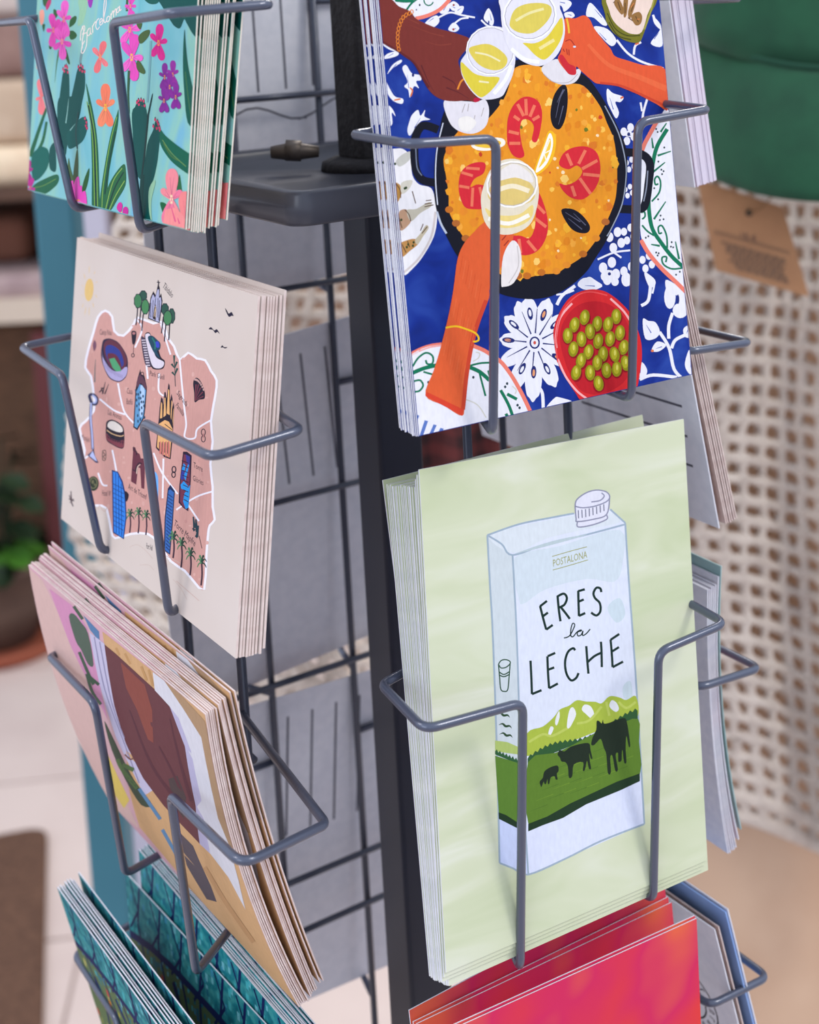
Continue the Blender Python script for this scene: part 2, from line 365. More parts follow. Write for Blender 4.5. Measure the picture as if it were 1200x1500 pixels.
def card_mesh(w, h, bow, front, paper, name, TH=TH):
    nb = 12 if bow else 1; V = []; Fc = []; M = []
    for i in range(nb + 1):
        z = h * i / nb; t = i / nb; y = -bow * 4 * t * (1 - t); V += [(-w / 2, y, z), (w / 2, y, z), (w / 2, y + TH, z), (-w / 2, y + TH, z)]
    for i in range(nb):
        a, b = 4 * i, 4 * i + 4
        for k in range(4):
            Fc.append([a + k, a + (k + 1) % 4, b + (k + 1) % 4, b + k]); M.append(0 if k == 0 else 1)
    Fc += [[3, 2, 1, 0], [4 * nb + k for k in range(4)]]; M += [1, 1]
    me = bpy.data.meshes.new(name); me.from_pydata(V, [], Fc); me.materials.append(front); me.materials.append(paper); me.polygons.foreach_set('material_index', M); me.update(); return me
def art_mesh(art, nb=12):
    V, Fc, C, nl = art.mesh(nb)
    me = bpy.data.meshes.new('print'); me.from_pydata(V, [], Fc); me.materials.append(INK)
    ca = me.color_attributes.new('Col', 'FLOAT_COLOR', 'CORNER'); arr = []
    for p in me.polygons: arr += [*C[p.index], 1.0] * p.loop_total
    ca.data.foreach_set('color', arr); me.update(); return me
def place(name, me, prints, P, label, group=None):
    o = bpy.data.objects.new(name, me); col.objects.link(o); o.location = P[:3]; o.rotation_euler = P[3:6]
    tag(o, label, 'postcard', group)
    for pn, pm in prints:
        c = bpy.data.objects.new(pn, pm); col.objects.link(c); c.parent = o
    return o
def stack(name, me, prints, P, spots, h, label_front, label_rest, group):
    """spots: for every card behind the front one (depth at bottom, depth at top, dx, dz, roll) in mm / degrees"""
    place(name, me, prints, P, label_front)
    R0 = rot(P); O = Vector(P[:3])
    for i, (b, t, dx, dz, rl) in enumerate(spots):
        th = math.atan2((t - b) * .001, h); q = O + R0 @ Vector((dx * .001, b * .001, dz * .001))
        Rm = R0 @ Euler((-th, math.radians(rl), 0), 'XYZ').to_matrix(); e = Rm.to_euler('XYZ')
        place(name, me, prints, (*q, *e), label_rest % ORD[i], group)
ORD = 'second third fourth fifth sixth seventh eighth ninth tenth eleventh twelfth thirteenth fourteenth fifteenth sixteenth seventeenth eighteenth nineteenth twentieth twenty-first twenty-second twenty-third'.split()
def rj(a): return random.uniform(-a, a)

WHITE = (236, 236, 242)
#---- paella card
PAE = (.0032, -.09805, -.0945, -.09863, .01577, 0.)
BLUE = multi('blue_wash_print', [(.3, (20, 38, 112)), (.5, (25, 50, 140)), (.7, (42, 72, 160))], 70, (1, 1, 1), distort=.6)
A = Art(PAE, .105, .148); W = WHITE
def leaf(p):
    A.blob(p, W); q = A.pts(p); i, j = max(((i, j) for i in range(len(q)) for j in range(i)), key=lambda t: math.dist(q[t[0]], q[t[1]])); a, b = q[i], q[j]
    f = lambda t: (a[0] + (b[0] - a[0]) * t, a[1] + (b[1] - a[1]) * t)
    A.stroke([f(.3), f(.7)], 6, (58, 84, 170), (1, .3), False)
# white blossoms and tendrils on the tablecloth
A.zoom(540, 0, 5.4545)
for p in ('120,470 150,430 230,410 236,440 180,462', '150,592 190,520 255,478 262,498 190,548', '270,550 300,520 345,585 410,600 420,640 380,650 402,705 362,690 330,780 318,720 285,690 312,650', '310,1040 330,960 350,915 395,878 415,925 452,878 446,930 492,955 420,968 370,1030 330,1085',
          '920,140 960,65 1000,150 990,205 950,182', '640,40 680,10 722,40 715,75 670,85', '450,192 500,140 550,125 565,175 515,218', '636,235 680,180 725,225 690,255', '120,610 165,700 210,770 275,790 265,830 190,800 140,720', '150,850 190,870 215,930 185,900 190,990 150,1000', '560,60 640,20 640,90 580,110', '700,60 760,50 740,110 690,100'): leaf(p)
A.line(['110,350 170,390 230,410', '560,140 650,100 740,120 850,140', '690,185 740,150 800,142', '900,160 950,205 1000,215'], 14, W)
A.line(['330,700 350,725 335,770', '205,800 235,795 255,790'], 12, (226, 120, 60)); A.ell(355, 600, 10, 14, (40, 50, 110)); A.ell(680, 40, 9, 9, (150, 70, 60)); A.ell(678, 235, 9, 9, (170, 70, 60)); A.ell(960, 180, 6, 16, (30, 50, 130))
A.zoom(740, 0, 4.615)
for p in ('570,20 620,60 690,160 660,170 600,120 548,105', '600,180 690,195 752,270 720,312 650,250', '1000,110 1048,160 1052,200 1010,160', '1062,190 1030,230 985,295 1062,312', '690,600 730,630 800,655 780,690 745,690 770,760 750,800 715,740 690,680', '805,910 840,880 870,920 840,925', '300,0 420,0 450,30 400,80 380,40', '400,90 450,80 470,110 420,130'): leaf(p)
A.line(['755,270 830,360 930,420 1070,462', '870,370 880,310 920,285', '965,655 935,760 930,820', '1000,100 1020,150 1050,190'], 15, W); A.line(['880,300 905,290', '780,665 800,655'], 12, (224, 110, 70))
A.zoom(750, 150, 4.615)
def four(cx, cy, r, k=1.35):
    for a in (20, 110, 200, 290): A.ell(cx + r * math.cos(math.radians(a)), cy + k * r * math.sin(math.radians(a)), r * .62, r * .8, W)
    A.ell(cx, cy, r * .28, r * .36, (40, 52, 110))
four(660, 1140, 46); four(700, 930, 42); four(790, 890, 34); four(795, 1160, 40); four(915, 1080, 34); four(790, 215, 36); four(800, 420, 26); four(790, 600, 24)
A.blob('445,1225 500,1185 610,1232 560,1268 480,1262', W); A.line(['580,1062 690,1015 800,1000', '690,1015 740,1050', '420,1270 360,1292 300,1300', '900,1150 960,1210 950,1292', '880,60 870,0'], 13, W)
A.blob('895,1150 960,1190 970,1230 930,1250', W); A.blob('1040,1200 1120,1240 1165,1290 1060,1292', W)
A.zoom(740, 400, 4.286)
for p in ('865,290 900,300 945,310 972,370 940,412 880,410', '920,485 955,430 1012,452 965,492', '1130,560 1160,480 1178,600 1172,642 1140,610', '855,560 890,600 885,640 845,655', '260,840 310,785 340,780 430,815 270,850', '455,75 520,25 560,40 610,85 520,105', '1130,400 1120,350 1160,330 1172,400'): leaf(p)
for cx, cy, rx, ry in ((1035, 150, 36, 75), (1100, 235, 48, 48), (1075, 100, 30, 40), (1120, 170, 40, 55), (650, 20, 50, 40), (760, 40, 30, 45), (690, 55, 24, 26)): A.ell(cx, cy, rx, ry, W)
A.ell(1085, 165, 9, 30, (36, 50, 120)); A.ell(1120, 110, 10, 14, (226, 120, 70)); A.ell(925, 488, 10, 8, (226, 120, 70)); A.ell(655, 5, 10, 10, (36, 50, 120))
A.line(['970,370 1030,470 1060,600 1112,662', '1052,250 1028,330 1028,412', '1045,472 1070,420 1140,385', '845,668 930,640 1080,655', '855,205 900,170 915,60', '440,80 360,140 325,200', '240,860 235,760 215,720'], 20, W)
# the big blossom
for k, (a, L) in enumerate([(-100, 62), (-70, 62), (-38, 58), (-5, 52), (30, 58), (62, 66), (92, 78), (118, 72), (150, 58), (185, 52), (218, 56), (245, 60)]):
    ca, sa = math.cos(math.radians(a)), math.sin(math.radians(a)) * 1.12; L *= 4.286; c0 = (185, 437); wd = 62
    n_ = (-sa, ca); A.blob([(c0[0] + ca * L * f + n_[0] * g_, c0[1] + sa * L * f + n_[1] * g_) for f, g_ in ((.1, 8), (.55, wd * .75), (.85, wd * .6), (.93, wd * .3), (1., 0), (.93, -wd * .3), (.85, -wd * .6), (.55, -wd * .75), (.1, -8))], W)
for k, a in enumerate([-100, -70, -38, 30, 62, 92, 118, 185, 218]):
    ca, sa = math.cos(math.radians(a)), math.sin(math.radians(a)) * 1.12; r = 165
    A.ell(185 + ca * r, 437 + sa * r, 40, 17, (34, 44, 110), math.degrees(math.atan2(sa, ca))); A.ell(185 + ca * (r + 4), 437 + sa * (r + 4), 22, 9, (232, 160, 110) if k % 2 else W, math.degrees(math.atan2(sa, ca)))
for a in range(-85, 275, 30): A.stroke([(185 + 45 * math.cos(math.radians(a)), 437 + 50 * math.sin(math.radians(a))), (185 + 190 * math.cos(math.radians(a)), 437 + 215 * math.sin(math.radians(a)))], 9, (34, 44, 110), (1, .3), False)
A.ell(185, 437, 52, 60, W); A.ring(185, 437, 28, 34, 10, (34, 44, 110)); A.ell(185, 437, 9, 11, (205, 80, 70))
# plates
GR = (22, 118, 84); CO = (238, 128, 108)
A.zoom(540, 0, 5.4545); A.poly('170,-40 660,-40 640,0 560,80 470,125 380,150 330,95 240,50 170,0', W); A.line(['650,-5 570,75 470,125 375,148'], 30, CO); A.poly('190,-30 380,-40 350,20 280,22 215,14', GR); A.line(['300,85 340,30 390,-10'], 16, GR); A.ring(480, 0, 38, 44, 10, GR, 0, 20, 230); A.ell(408, 40, 7, 10, (40, 50, 60)); A.ell(382, 78, 5, 7, (40, 50, 60))
A.zoom(750, 150, 4.615); A.blob('1000,100 1062,60 1100,500 1180,1290 1120,1225 1010,1120 925,1020 872,900 862,640 868,420 900,290 950,185', W)
A.line(['1000,95 940,200 893,290 872,360', '872,930 925,1020 1010,1120 1120,1225 1180,1285'], 28, CO)
A.line(['1050,180 985,290 955,400 942,520 925,640 930,760 952,860 1010,950 1080,1040 1160,1115'], 27, GR)
A.line(['1005,200 1045,140', '955,310 945,240', '985,360 1075,330', '955,470 1035,405', '960,790 1040,670', '1000,970 940,960', '1130,1060 1105,940'], 15, GR, (1, .5))
A.line(['945,670 995,610 1005,540 985,500 965,520 970,555 990,550', '1050,985 1045,900 1015,835 990,845 995,885 1015,880', '880,830 915,870 960,900', '1150,1120 1080,1125 1025,1095 1015,1050 1045,1045 1040,1080', '880,790 900,770 895,740 875,745'], 12, GR)
for x, y in ((975, 180), (985, 200), (1030, 305), (990, 400), (1010, 455), (1025, 465), (1015, 485), (962, 580), (988, 655), (1005, 765), (1025, 790), (1000, 795), (905, 915), (922, 905), (1080, 945), (1075, 975), (1090, 980), (975, 1015), (992, 1020), (985, 1035), (1135, 1145), (1110, 1165)): A.ell(x, y, 6, 7, (40, 60, 66))
A.zoom(530, 420, 5.217); A.blob('340,540 370,520 450,475 530,450 610,440 730,435 850,450 920,480 975,510 1060,570 1120,640 1170,720 1230,830 1280,950 1320,1010 1330,1300 440,1300 380,900', W)
A.line(['360,525 450,478 530,452 610,440', '840,448 920,480 975,512 1060,572 1120,645 1170,722 1230,832 1290,960 1310,1010'], 30, CO)
A.line(['385,660 470,625 570,600', '815,612 900,650 975,715'], 30, GR); A.line(['388,610 430,545 490,505 540,530 540,585 500,590 488,560', '398,722 445,715 468,755 440,795 402,803', '820,605 900,585 978,580', '965,640 975,680', '900,665 945,835', '470,650 540,670'], 15, GR)
A.line(['1060,790 1120,900 1160,1010', '1110,820 1185,860', '1065,1000 1070,1030', '1100,970 1120,1010 1110,1030'], 24, GR); A.line(['850,570 890,545 900,510 870,500', '1150,760 1180,790 1170,820', '760,850 880,900 950,1000'], 9, (214, 212, 200))
for x, y in ((508, 730), (852, 692), (825, 555), (825, 525), (1095, 765), (1110, 740), (1190, 905), (1205, 925)): A.ell(x, y, 9, 11, (44, 62, 72))
for p in ('442,1135 480,1020 506,1026 466,1142', '512,1132 548,1052 572,1058 534,1142', '585,1112 600,1078 626,1084 612,1124', '415,975 438,985 430,1010 418,1005'): A.poly(p, (92, 122, 190))
# fish plate
A.zoom(520, 190, 5); A.blob('200,130 275,140 350,140 405,200 420,330 470,400 560,430 590,540 602,650 575,790 490,940 410,1030 355,1070 200,1100', (240, 238, 238)); A.line(['590,600 560,780 470,940 360,1045'], 16, (214, 204, 200))
for p, c in (('290,400 325,400 345,450 320,520 295,535', (186, 138, 70)), ('325,600 380,585 415,640 400,690 340,740 322,690', (188, 150, 120)), ('330,840 380,810 440,800 470,830 400,890 345,930', (190, 140, 80)), ('380,590 450,580 540,530 560,560 480,610 410,670', (196, 190, 170)), ('440,810 480,760 520,700 540,720 500,780 460,840', (200, 188, 160)), ('300,230 350,180 410,160 400,220 330,270', (200, 200, 190)), ('340,390 420,370 400,430 345,470', (210, 206, 190))): A.blob(p, c)
A.line(['300,395 330,440 335,500', '365,585 395,620 410,670', '345,840 375,900', '385,815 400,860', '520,520 560,515', '510,545 565,535', '510,565 575,550', '480,740 500,690', '490,760 530,710', '315,620 345,720', '420,450 445,540'], 7, (96, 70, 54))
for x, y in ((365, 430), (375, 425), (390, 840), (380, 860), (425, 850), (430, 825), (295, 250), (340, 660)): A.ell(x, y, 8, 10, (52, 70, 40))
# pan, handles
BK = (24, 26, 38)
A.zoom(0, 0, 1)
A.line(['642,190 620,184 609,200 607,225 610,250 620,264 642,268'], 12, BK); A.line(['609,215 611,245 618,257'], 1.6, (120, 130, 150))
A.line(['916,223 940,226 952,240 950,270 946,296 938,306 908,306'], 12, BK); A.line(['949,250 947,275 943,295'], 1.8, (140, 148, 165))
A.blob('650,165 643,198 638,225 636,250 636,280 640,310 652,342 672,378 700,408 728,428 754,436 782,438 810,433 838,417 859,398 871,380 889,351 910,306 918,271 919,240 918,221 911,199 892,160 868,122 850,106 820,92 780,86 740,92 700,112 670,135', BK)
A.line(['641,300 638,262 640,220 649,180'], 1.6, (214, 220, 234)); A.line(['640,310 646,328 654,342'], 3, (190, 200, 216)); A.line(['886,155 906,195 916,235 917,262 911,300 896,334 889,346'], 1.7, (150, 160, 176))
rice = '652,225 650,240 653,256 657,284 658,310 668,330 682,352 700,376 722,396 745,406 759,407 772,407 793,402 815,400 830,391 854,375 873,352 887,328 899,300 903,280 904,255 903,232 899,204 889,180 878,154 855,126 831,122 805,115 794,99 770,95 753,101 748,118 738,145 716,173 700,182 670,194'
A.blob(rice, (234, 150, 40))
rp = A.cr(A.pts(rice), True, 2)
def inside(p, q):
    r = False
    for i in range(len(q)):
        a, b = q[i], q[i - 1]
        if (a[1] > p[1]) != (b[1] > p[1]) and p[0] < (b[0] - a[0]) * (p[1] - a[1]) / (b[1] - a[1]) + a[0]: r = not r
    return r
rnd = random.Random(3); k = 0
while k < 330:
    x, y = rnd.uniform(650, 904), rnd.uniform(95, 407)
    if not inside((x, y), rp): continue
    k += 1; s_ = rnd.uniform(2.5, 7.5); a0 = rnd.uniform(0, 6.28); c = rnd.choice([(246, 178, 52), (240, 160, 42), (250, 196, 84), (226, 134, 34), (243, 168, 62), (232, 140, 44), (252, 206, 110), (220, 122, 40)]) if k < 300 else rnd.choice([(250, 226, 180), (200, 66, 40), (110, 120, 40)])
    if k >= 300: s_ *= .5
    A.poly([(x + s_ * rnd.uniform(.6, 1.1) * math.cos(a0 + j * 1.05), y + s_ * rnd.uniform(.7, 1.3) * math.sin(a0 + j * 1.05)) for j in range(6)], c)
for j, p in enumerate(A.cr(A.pts(rice), True, 2)):
    if p[1] > 300 and j % 2 == 0: A.ell(p[0], p[1] - 3, 6, 5, rnd.choice([(196, 112, 40), (226, 140, 44), (180, 104, 48)]))
SH = (216, 46, 58); SL = (238, 122, 92)
A.zoom(480, 0, 2)
A.blob('525,400 528,345 548,303 580,283 615,295 628,330 623,380 612,415 598,410 604,372 590,352 570,352 563,380 568,420 576,455 560,463 540,452 528,425', SH)
A.line(['545,340 562,352', '556,305 574,340', '580,290 582,338', '606,308 592,342', '620,340 600,352', '530,385 560,392', '532,420 564,420'], 9, SL)
A.blob('384,560 388,510 410,485 440,475 462,480 456,508 430,524 418,548 440,540 465,552 458,606 430,613 400,605', SH); A.line(['392,505 425,515', '385,545 415,550', '425,550 422,605', '445,548 455,590', '405,492 445,495'], 8, SL)
A.blob('678,482 690,450 720,432 760,430 790,450 799,500 785,550 750,583 715,580 690,560 679,538 700,542 730,528 746,502 730,485 705,496', SH); A.line(['755,440 735,480', '790,470 745,495', '797,515 748,510', '770,568 738,522', '725,575 715,545', '700,450 715,485'], 9, SL)
A.blob('615,560 640,620 644,680 620,730 580,748 545,735 505,700 560,690 590,698 606,668 610,620', SH); A.line(['608,640 640,665', '585,705 610,735', '560,700 565,742', '530,700 540,725', '612,600 636,625'], 9, SL)
for p in ('655,310 665,275 685,250 700,255 703,300 695,350 680,378 662,372 653,345', '684,616 715,612 745,630 768,662 760,682 730,680 705,660'): A.blob(p, (26, 26, 38))
A.line(['672,300 690,262', '668,345 680,290 694,262', '676,365 690,310', '696,622 740,650', '705,640 745,672', '720,625 756,660'], 3, (96, 98, 120), (.4, 1))
A.blob('648,383 668,400 664,450 642,492 603,516 610,480 630,428', (248, 190, 40)); A.blob('650,390 660,412 655,448 638,485 610,506 616,478 634,430', (252, 250, 240)); A.blob('650,405 654,420 648,448 635,474 618,492 626,470 640,430', (246, 204, 70)); A.line(['650,410 634,450 616,492', '634,450 652,440', '634,450 640,472'], 3, (252, 246, 226))
A.blob('420,425 450,405 510,405 518,425 480,440 440,440', (250, 244, 225)); A.blob('430,426 455,412 500,412 505,424 470,434', (240, 196, 60))
# lower hand and glass
SK = (226, 98, 54); SK2 = (208, 72, 48)
A.zoom(0, 0, 1)
armp = A.pts('664,424 670,380 680,356 694,340 706,328 720,322 738,338 738,384 718,420 716,437 703,472 695,497 686,539 680,587 677,609 650,594 623,579 635,543 645,510 656,466')
A.blob('664,424 670,380 680,356 694,340 706,328 720,322 738,338 752,340 748,362 738,384 718,420 716,437 703,472 695,497 686,539 680,587 677,609 650,594 623,579 635,543 645,510 656,466', SK)
A.line(['712,440 700,472 692,500 684,545 678,600'], 6, SK2); A.line(['735,352 741,345', '738,360 745,352'], 1.6, (160, 50, 40)); A.poly('625,574 679,600 677,609 623,580', (220, 70, 48))
for k in range(26):
    t = k / 26; x = 640 + 50 * ((k * 7) % 26) / 26; y0 = 360 + ((k * 11) % 26) * 7; xx = x + (520 - y0) * .18
    if inside((xx, y0), armp) and inside((xx - 5, y0 + 28), armp): A.stroke([(xx, y0), (xx - 5, y0 + 28)], 1.1, (236, 120, 74) if k % 2 else (212, 82, 44), (.5, .5), False)
A.zoom(530, 420, 5.217); A.line(['640,314 720,302 800,325 860,350 888,380 890,408 862,420 850,414'], 14, (244, 196, 40))
A.zoom(480, 0, 2)
A.blob('452,560 449,600 460,650 490,682 540,686 590,660 612,610 618,550 600,500 560,468 510,470 475,500', (232, 222, 196)); A.blob('470,560 500,520 560,515 600,545 605,580 570,600 510,598 475,585', (226, 200, 120)); A.blob('460,610 500,630 560,628 600,600 595,640 550,665 495,662', (238, 214, 130)); A.blob('485,520 540,480 590,505 600,535 550,520 500,530', (238, 232, 226))
A.line(['490,560 540,545 590,560'], 14, (246, 234, 200)); A.line(['470,640 530,655 590,630'], 12, (250, 246, 232)); A.ring(540, 540, 74, 66, 5, (252, 250, 246), -15); A.ring(540, 540, 70, 62, 2, (196, 184, 168), -15)
A.zoom(500, 300, 2); A.blob('468,230 474,150 500,105 522,125 527,180 505,228 476,240', (236, 230, 226)); A.line(['515,120 518,180 490,230'], 3, (205, 198, 194))
# red bowl with olives
A.zoom(740, 400, 4.286); A.blob('303,400 310,330 340,250 390,170 450,125 530,103 610,110 670,140 730,190 790,260 840,380 858,480 850,600 800,780 640,800 490,805 440,750 380,660 330,560', (214, 44, 48)); A.blob('345,420 360,320 420,230 500,185 600,180 690,220 760,300 800,420 800,560 740,690 600,760 480,740 410,640 370,540', (190, 34, 44))
A.line(['322,470 318,400 345,280 420,190', '330,540 380,650 450,740 515,790', '660,160 740,235 785,300'], 13, (248, 176, 176)); A.line(['330,560 318,420 350,260 440,150 530,118 640,140'], 8, (236, 84, 84))
for x, y in ((498, 278), (697, 272), (434, 325), (577, 318), (645, 322), (720, 375), (392, 393), (532, 367), (478, 415), (583, 427), (658, 413), (743, 466), (427, 477), (522, 495), (613, 508), (686, 510), (475, 549), (577, 562), (755, 565), (444, 624), (532, 625), (635, 610), (699, 602), (585, 692)):
    A.ell(x + 3, y + 8, 36, 50, (140, 22, 34)); A.ell(x, y, 31, 49, (140, 138, 24), rnd.uniform(-14, 14)); A.ell(x - 2, y - 4, 19, 36, (176, 170, 40)); A.ell(x + 2, y - 10, 7, 18, (214, 208, 96))
# brown hand, bracelet and glass
A.zoom(540, 0, 5.4545); DK = (122, 52, 46)
A.blob('600,850 620,795 720,805 860,812 930,795 962,880 940,1000 860,1062 760,1062 660,1000', (228, 224, 228)); A.line(['770,830 745,900', '800,830 790,890', '850,920 830,1010', '920,860 900,930'], 6, (180, 170, 168)); A.blob('720,950 800,930 860,980 800,1050 730,1030', (242, 238, 230))
A.blob('20,-20 170,-10 240,50 330,90 380,150 470,195 560,230 640,250 740,280 805,312 790,380 742,440 716,490 735,560 760,640 800,690 850,765 886,788 880,810 840,816 790,802 690,810 600,800 520,760 460,690 430,620 400,560 360,500 310,470 240,420 110,345 40,320', DK)
A.line(['110,330 240,410 360,500 430,620 480,700'], 22, (96, 38, 40), (.4, 1)); A.line(['420,520 470,640 520,730', '590,610 680,660 700,710', '620,700 720,740 800,790'], 12, (98, 40, 42), (1, .2)); A.line(['330,200 480,260 600,290', '250,120 400,190', '450,330 560,360 660,350'], 8, (140, 64, 52), (.3, 1))
A.blob('836,800 850,782 886,786 886,804 850,818', (186, 30, 62)); A.line(['765,628 735,655 710,715'], 14, (232, 140, 50))
for k in range(12):
    p = A.cr(A.pts('345,95 275,140 238,230 232,330 250,420 305,482'), False, 3)[k]; A.ring(p[0], p[1], 11, 17, 6, (232, 134, 50), 20 * math.sin(k))
A.blob('733,520 740,480 780,420 788,370 820,300 870,240 950,212 1040,214 1090,240 1130,330 1162,420 1172,480 1150,600 1100,712 1060,772 960,796 880,782 800,702 745,600', (226, 224, 232))
A.blob('738,495 790,540 850,590 940,612 1045,620 1000,700 930,765 880,772 800,690 743,580', (222, 204, 66)); A.blob('800,390 870,360 960,353 1050,400 1108,470 1080,540 1000,562 900,530 830,460', (224, 204, 86)); A.line(['850,420 950,440 1050,490', '880,650 960,660'], 14, (240, 232, 180)); A.line(['1000,750 1090,640 1140,520'], 30, (246, 246, 246)); A.ring(972, 405, 190, 192, 12, (246, 246, 250), 0, -20, 340); A.ring(972, 405, 183, 184, 4, (170, 164, 170))
# orange hand, glass
A.zoom(740, 0, 4.615)
A.blob('248,480 262,440 340,400 380,420 430,480 508,465 500,520 460,562 380,572 300,540', (226, 222, 224)); A.line(['260,500 330,555 430,555 490,500'], 5, (186, 180, 182))
A.blob('395,135 470,125 530,104 570,130 600,190 660,270 712,330 742,380 830,410 930,440 1085,472 1105,735 1020,702 900,640 780,590 700,566 620,565 570,530 515,482 480,450 478,500 440,505 410,480 356,400 380,330', (228, 92, 54))
A.line(['560,300 700,440 900,520 1090,600'], 40, (234, 106, 64), (.5, 1)); A.line(['640,560 780,580 920,640 1080,715'], 16, (206, 70, 46))
A.blob('362,395 385,370 430,430 470,450 478,500 445,506 415,485', (204, 44, 56)); A.line(['405,280 440,270 470,310', '415,330 420,370', '430,335 432,375', '390,330 400,350'], 6, (160, 44, 40)); A.line(['415,125 425,170 432,225'], 13, (238, 186, 60)); A.ell(468, 316, 10, 7, (210, 220, 235))
A.blob('-30,75 -15,-30 330,-30 370,60 396,130 402,230 370,340 310,412 230,447 140,427 60,372 10,300 -20,190', (230, 228, 236))
A.blob('120,290 200,292 280,250 340,170 382,120 388,230 340,330 270,402 210,380 150,320', (226, 206, 66)); A.blob('30,150 60,70 130,30 230,20 300,38 312,90 270,160 190,222 100,222 40,190', (222, 204, 92)); A.line(['70,140 160,90 260,60'], 18, (238, 228, 160)); A.line(['40,330 130,400 230,420'], 26, (246, 246, 246)); A.line(['230,330 330,270'], 22, (240, 226, 150)); A.ring(165, 105, 178, 165, 13, (246, 246, 250), -20); A.ring(165, 105, 170, 157, 4, (168, 164, 172), -20)
# tin of fish
A.blob('675,-40 675,100 690,160 740,230 820,278 900,288 932,240 970,120 1015,-40', (120, 118, 40)); A.blob('700,-40 706,80 738,150 800,205 860,230 922,216 960,100 995,-40', (238, 214, 198))
A.line(['690,90 740,190 820,240 910,240', '700,150 760,240 850,268'], 7, (70, 72, 28)); A.line(['940,200 985,70 1010,-20'], 12, (160, 156, 70))
for p in ('735,20 760,-20 800,60 790,100 760,70', '800,0 830,-20 820,100 800,110', '830,80 860,0 885,-10 870,60 840,130', '850,110 900,80 925,110 915,160 880,170'): A.blob(p, (150, 110, 62))
A.line(['760,10 780,70', '810,20 810,90', '870,20 850,80', '880,110 900,150', '740,10 730,20', '830,120 860,140'], 6, (92, 66, 40)); A.line(['850,50 870,20', '890,130 910,130'], 6, (214, 130, 70))
pae_print = [('print', art_mesh(A))]
pae_me = card_mesh(.105, .148, 0, BLUE, PAPER, 'paella_postcard', .00056)
sp = [(.72 * k + .1, .74 * k + .1, rj(.35), rj(.25) + .12 * max(0, k - 4), rj(.12)) for k in range(1, 15)]
stack('paella_postcard', pae_me, pae_print, PAE, sp, .148, 'front postcard of a paella pan shared by hands with wine glasses on a blue tablecloth', '%s blue paella postcard counted from the front of its stack', 'paella postcards stacked in the upper pocket')

#---- milk card
MIL = (-.00083, -.10324, -.2572, -.09994, .06223, .01035)
MILKBASE = multi('pale_green_brushed_print', [(.28, (200, 210, 170)), (.5, (214, 220, 188)), (.72, (228, 231, 212))], 26, (.5, 1, 2.2), distort=1.0)
A = Art(MIL, .105, .148); LN = (160, 178, 192); A.zoom(0, 0, 1)
A.poly('714.5,784 760,768 809,758 860,749 894,746 916.5,766 944,1207 860,1242 774,1281 732,1264 728,1100 720,900', (222, 228, 240))
A.poly('714.5,784 751,813 757,930 763,1100 774,1281 732,1264 728,1100 720,900', (207, 217, 220)); A.blob('716,786 760,771 809,761 860,752 892,750 908,765 860,775 800,789 752,810', (218, 226, 230)); A.blob('754,817 820,800 908,776 912,825 900,852 860,848 800,863 768,884 760,876', (210, 222, 228)); A.blob('890,890 908,876 916,900 903,912', (205, 220, 226)); A.blob('913,1005 924,998 926,1024 914,1022', (205, 220, 224))
A.poly('767,1195 774,1281 944,1207 940,1140', (222, 228, 246)); A.poly('729,1195 770,1212 774,1281 732,1264', (205, 216, 246))
A.line(['714,784 760,768 809,758 841,752', '894,746 916,766', '714,784 718,860 722,930 728,1100 732,1264', '751,813 757,930 763,1100 774,1281', '916,766 922,860 930,970 938,1100 944,1207', '732,1264 752,1272 774,1281 830,1257 880,1232 944,1207', '714,784 735,797 751,813 800,797 860,783 916,768'], 2.6, LN); A.line(['755,811 810,795 860,783'], 5, (188, 204, 206), (-1, 1))
A.zoom(700, 700, 4.688); A.blob('668,195 680,150 740,105 810,83 880,95 907,130 898,220 885,285 790,325 690,337 680,280 672,240', (226, 226, 236)); LC = (146, 148, 168)
A.line(['668,195 680,150 740,105 810,84 880,95 906,130 880,165 800,195 720,205 668,195', '668,195 675,280 684,300 790,285 885,250 906,130', '684,300 690,337 790,322 884,285 885,255', '780,165 840,155 868,125 850,103'], 9, LC)
A.line([[(690 + 25 * k, 222 - 3 * k - .4 * k * k), (692 + 25 * k, 278 - 3 * k - .6 * k * k)] for k in range(8)], 7, (120, 122, 140))
OL = (158, 160, 92); A.line(['510,540 630,505 750,473', '515,633 640,598 757,563'], 5, OL); A.text('POSTALONA', (518, 610), (752, 548), (-2, -48), OL)
INKC = (30, 52, 46)
A.line(['428,880 448,960 470,1042', '428,882 475,845', '445,952 482,925', '470,1042 515,1010', '548,810 556,900 568,985', '546,815 590,795 612,825 595,870 560,890', '568,885 600,925 632,968', '690,775 692,860 695,950', '690,778 735,765', '692,850 728,835', '695,948 738,928', '848,785 842,760 815,755 795,790 805,825 838,860 842,915 815,945 778,925',
        '362,1255 368,1370 372,1485', '372,1485 438,1458', '478,1225 482,1330 490,1445', '480,1225 532,1202', '482,1318 525,1302', '490,1445 550,1412', '668,1185 655,1170 620,1195 600,1260 608,1340 640,1390 675,1375 692,1340', '745,1155 752,1250 760,1345', '846,1125 850,1200 852,1300', '755,1265 800,1225 850,1200', '912,1110 920,1200 926,1300', '912,1112 972,1072', '918,1195 970,1162', '926,1300 998,1262'], 16, INKC)
A.line(['592,1100 630,1085 660,1030 665,1005 650,1002 638,1050 640,1085 655,1090 680,1060 705,1045 712,1050 685,1060 688,1085 710,1078 722,1052 720,1082 745,1070 772,1038'], 8, INKC)
A.line(['142,1280 160,1255 190,1248 218,1258 222,1275 195,1300 160,1305 142,1280', '142,1280 150,1370 158,1450 180,1466 205,1455 215,1370 222,1275', '150,1335 180,1350 218,1330', '150,1355 180,1365 216,1350'], 8, (52, 84, 62))
A.zoom(700, 960, 4.411)
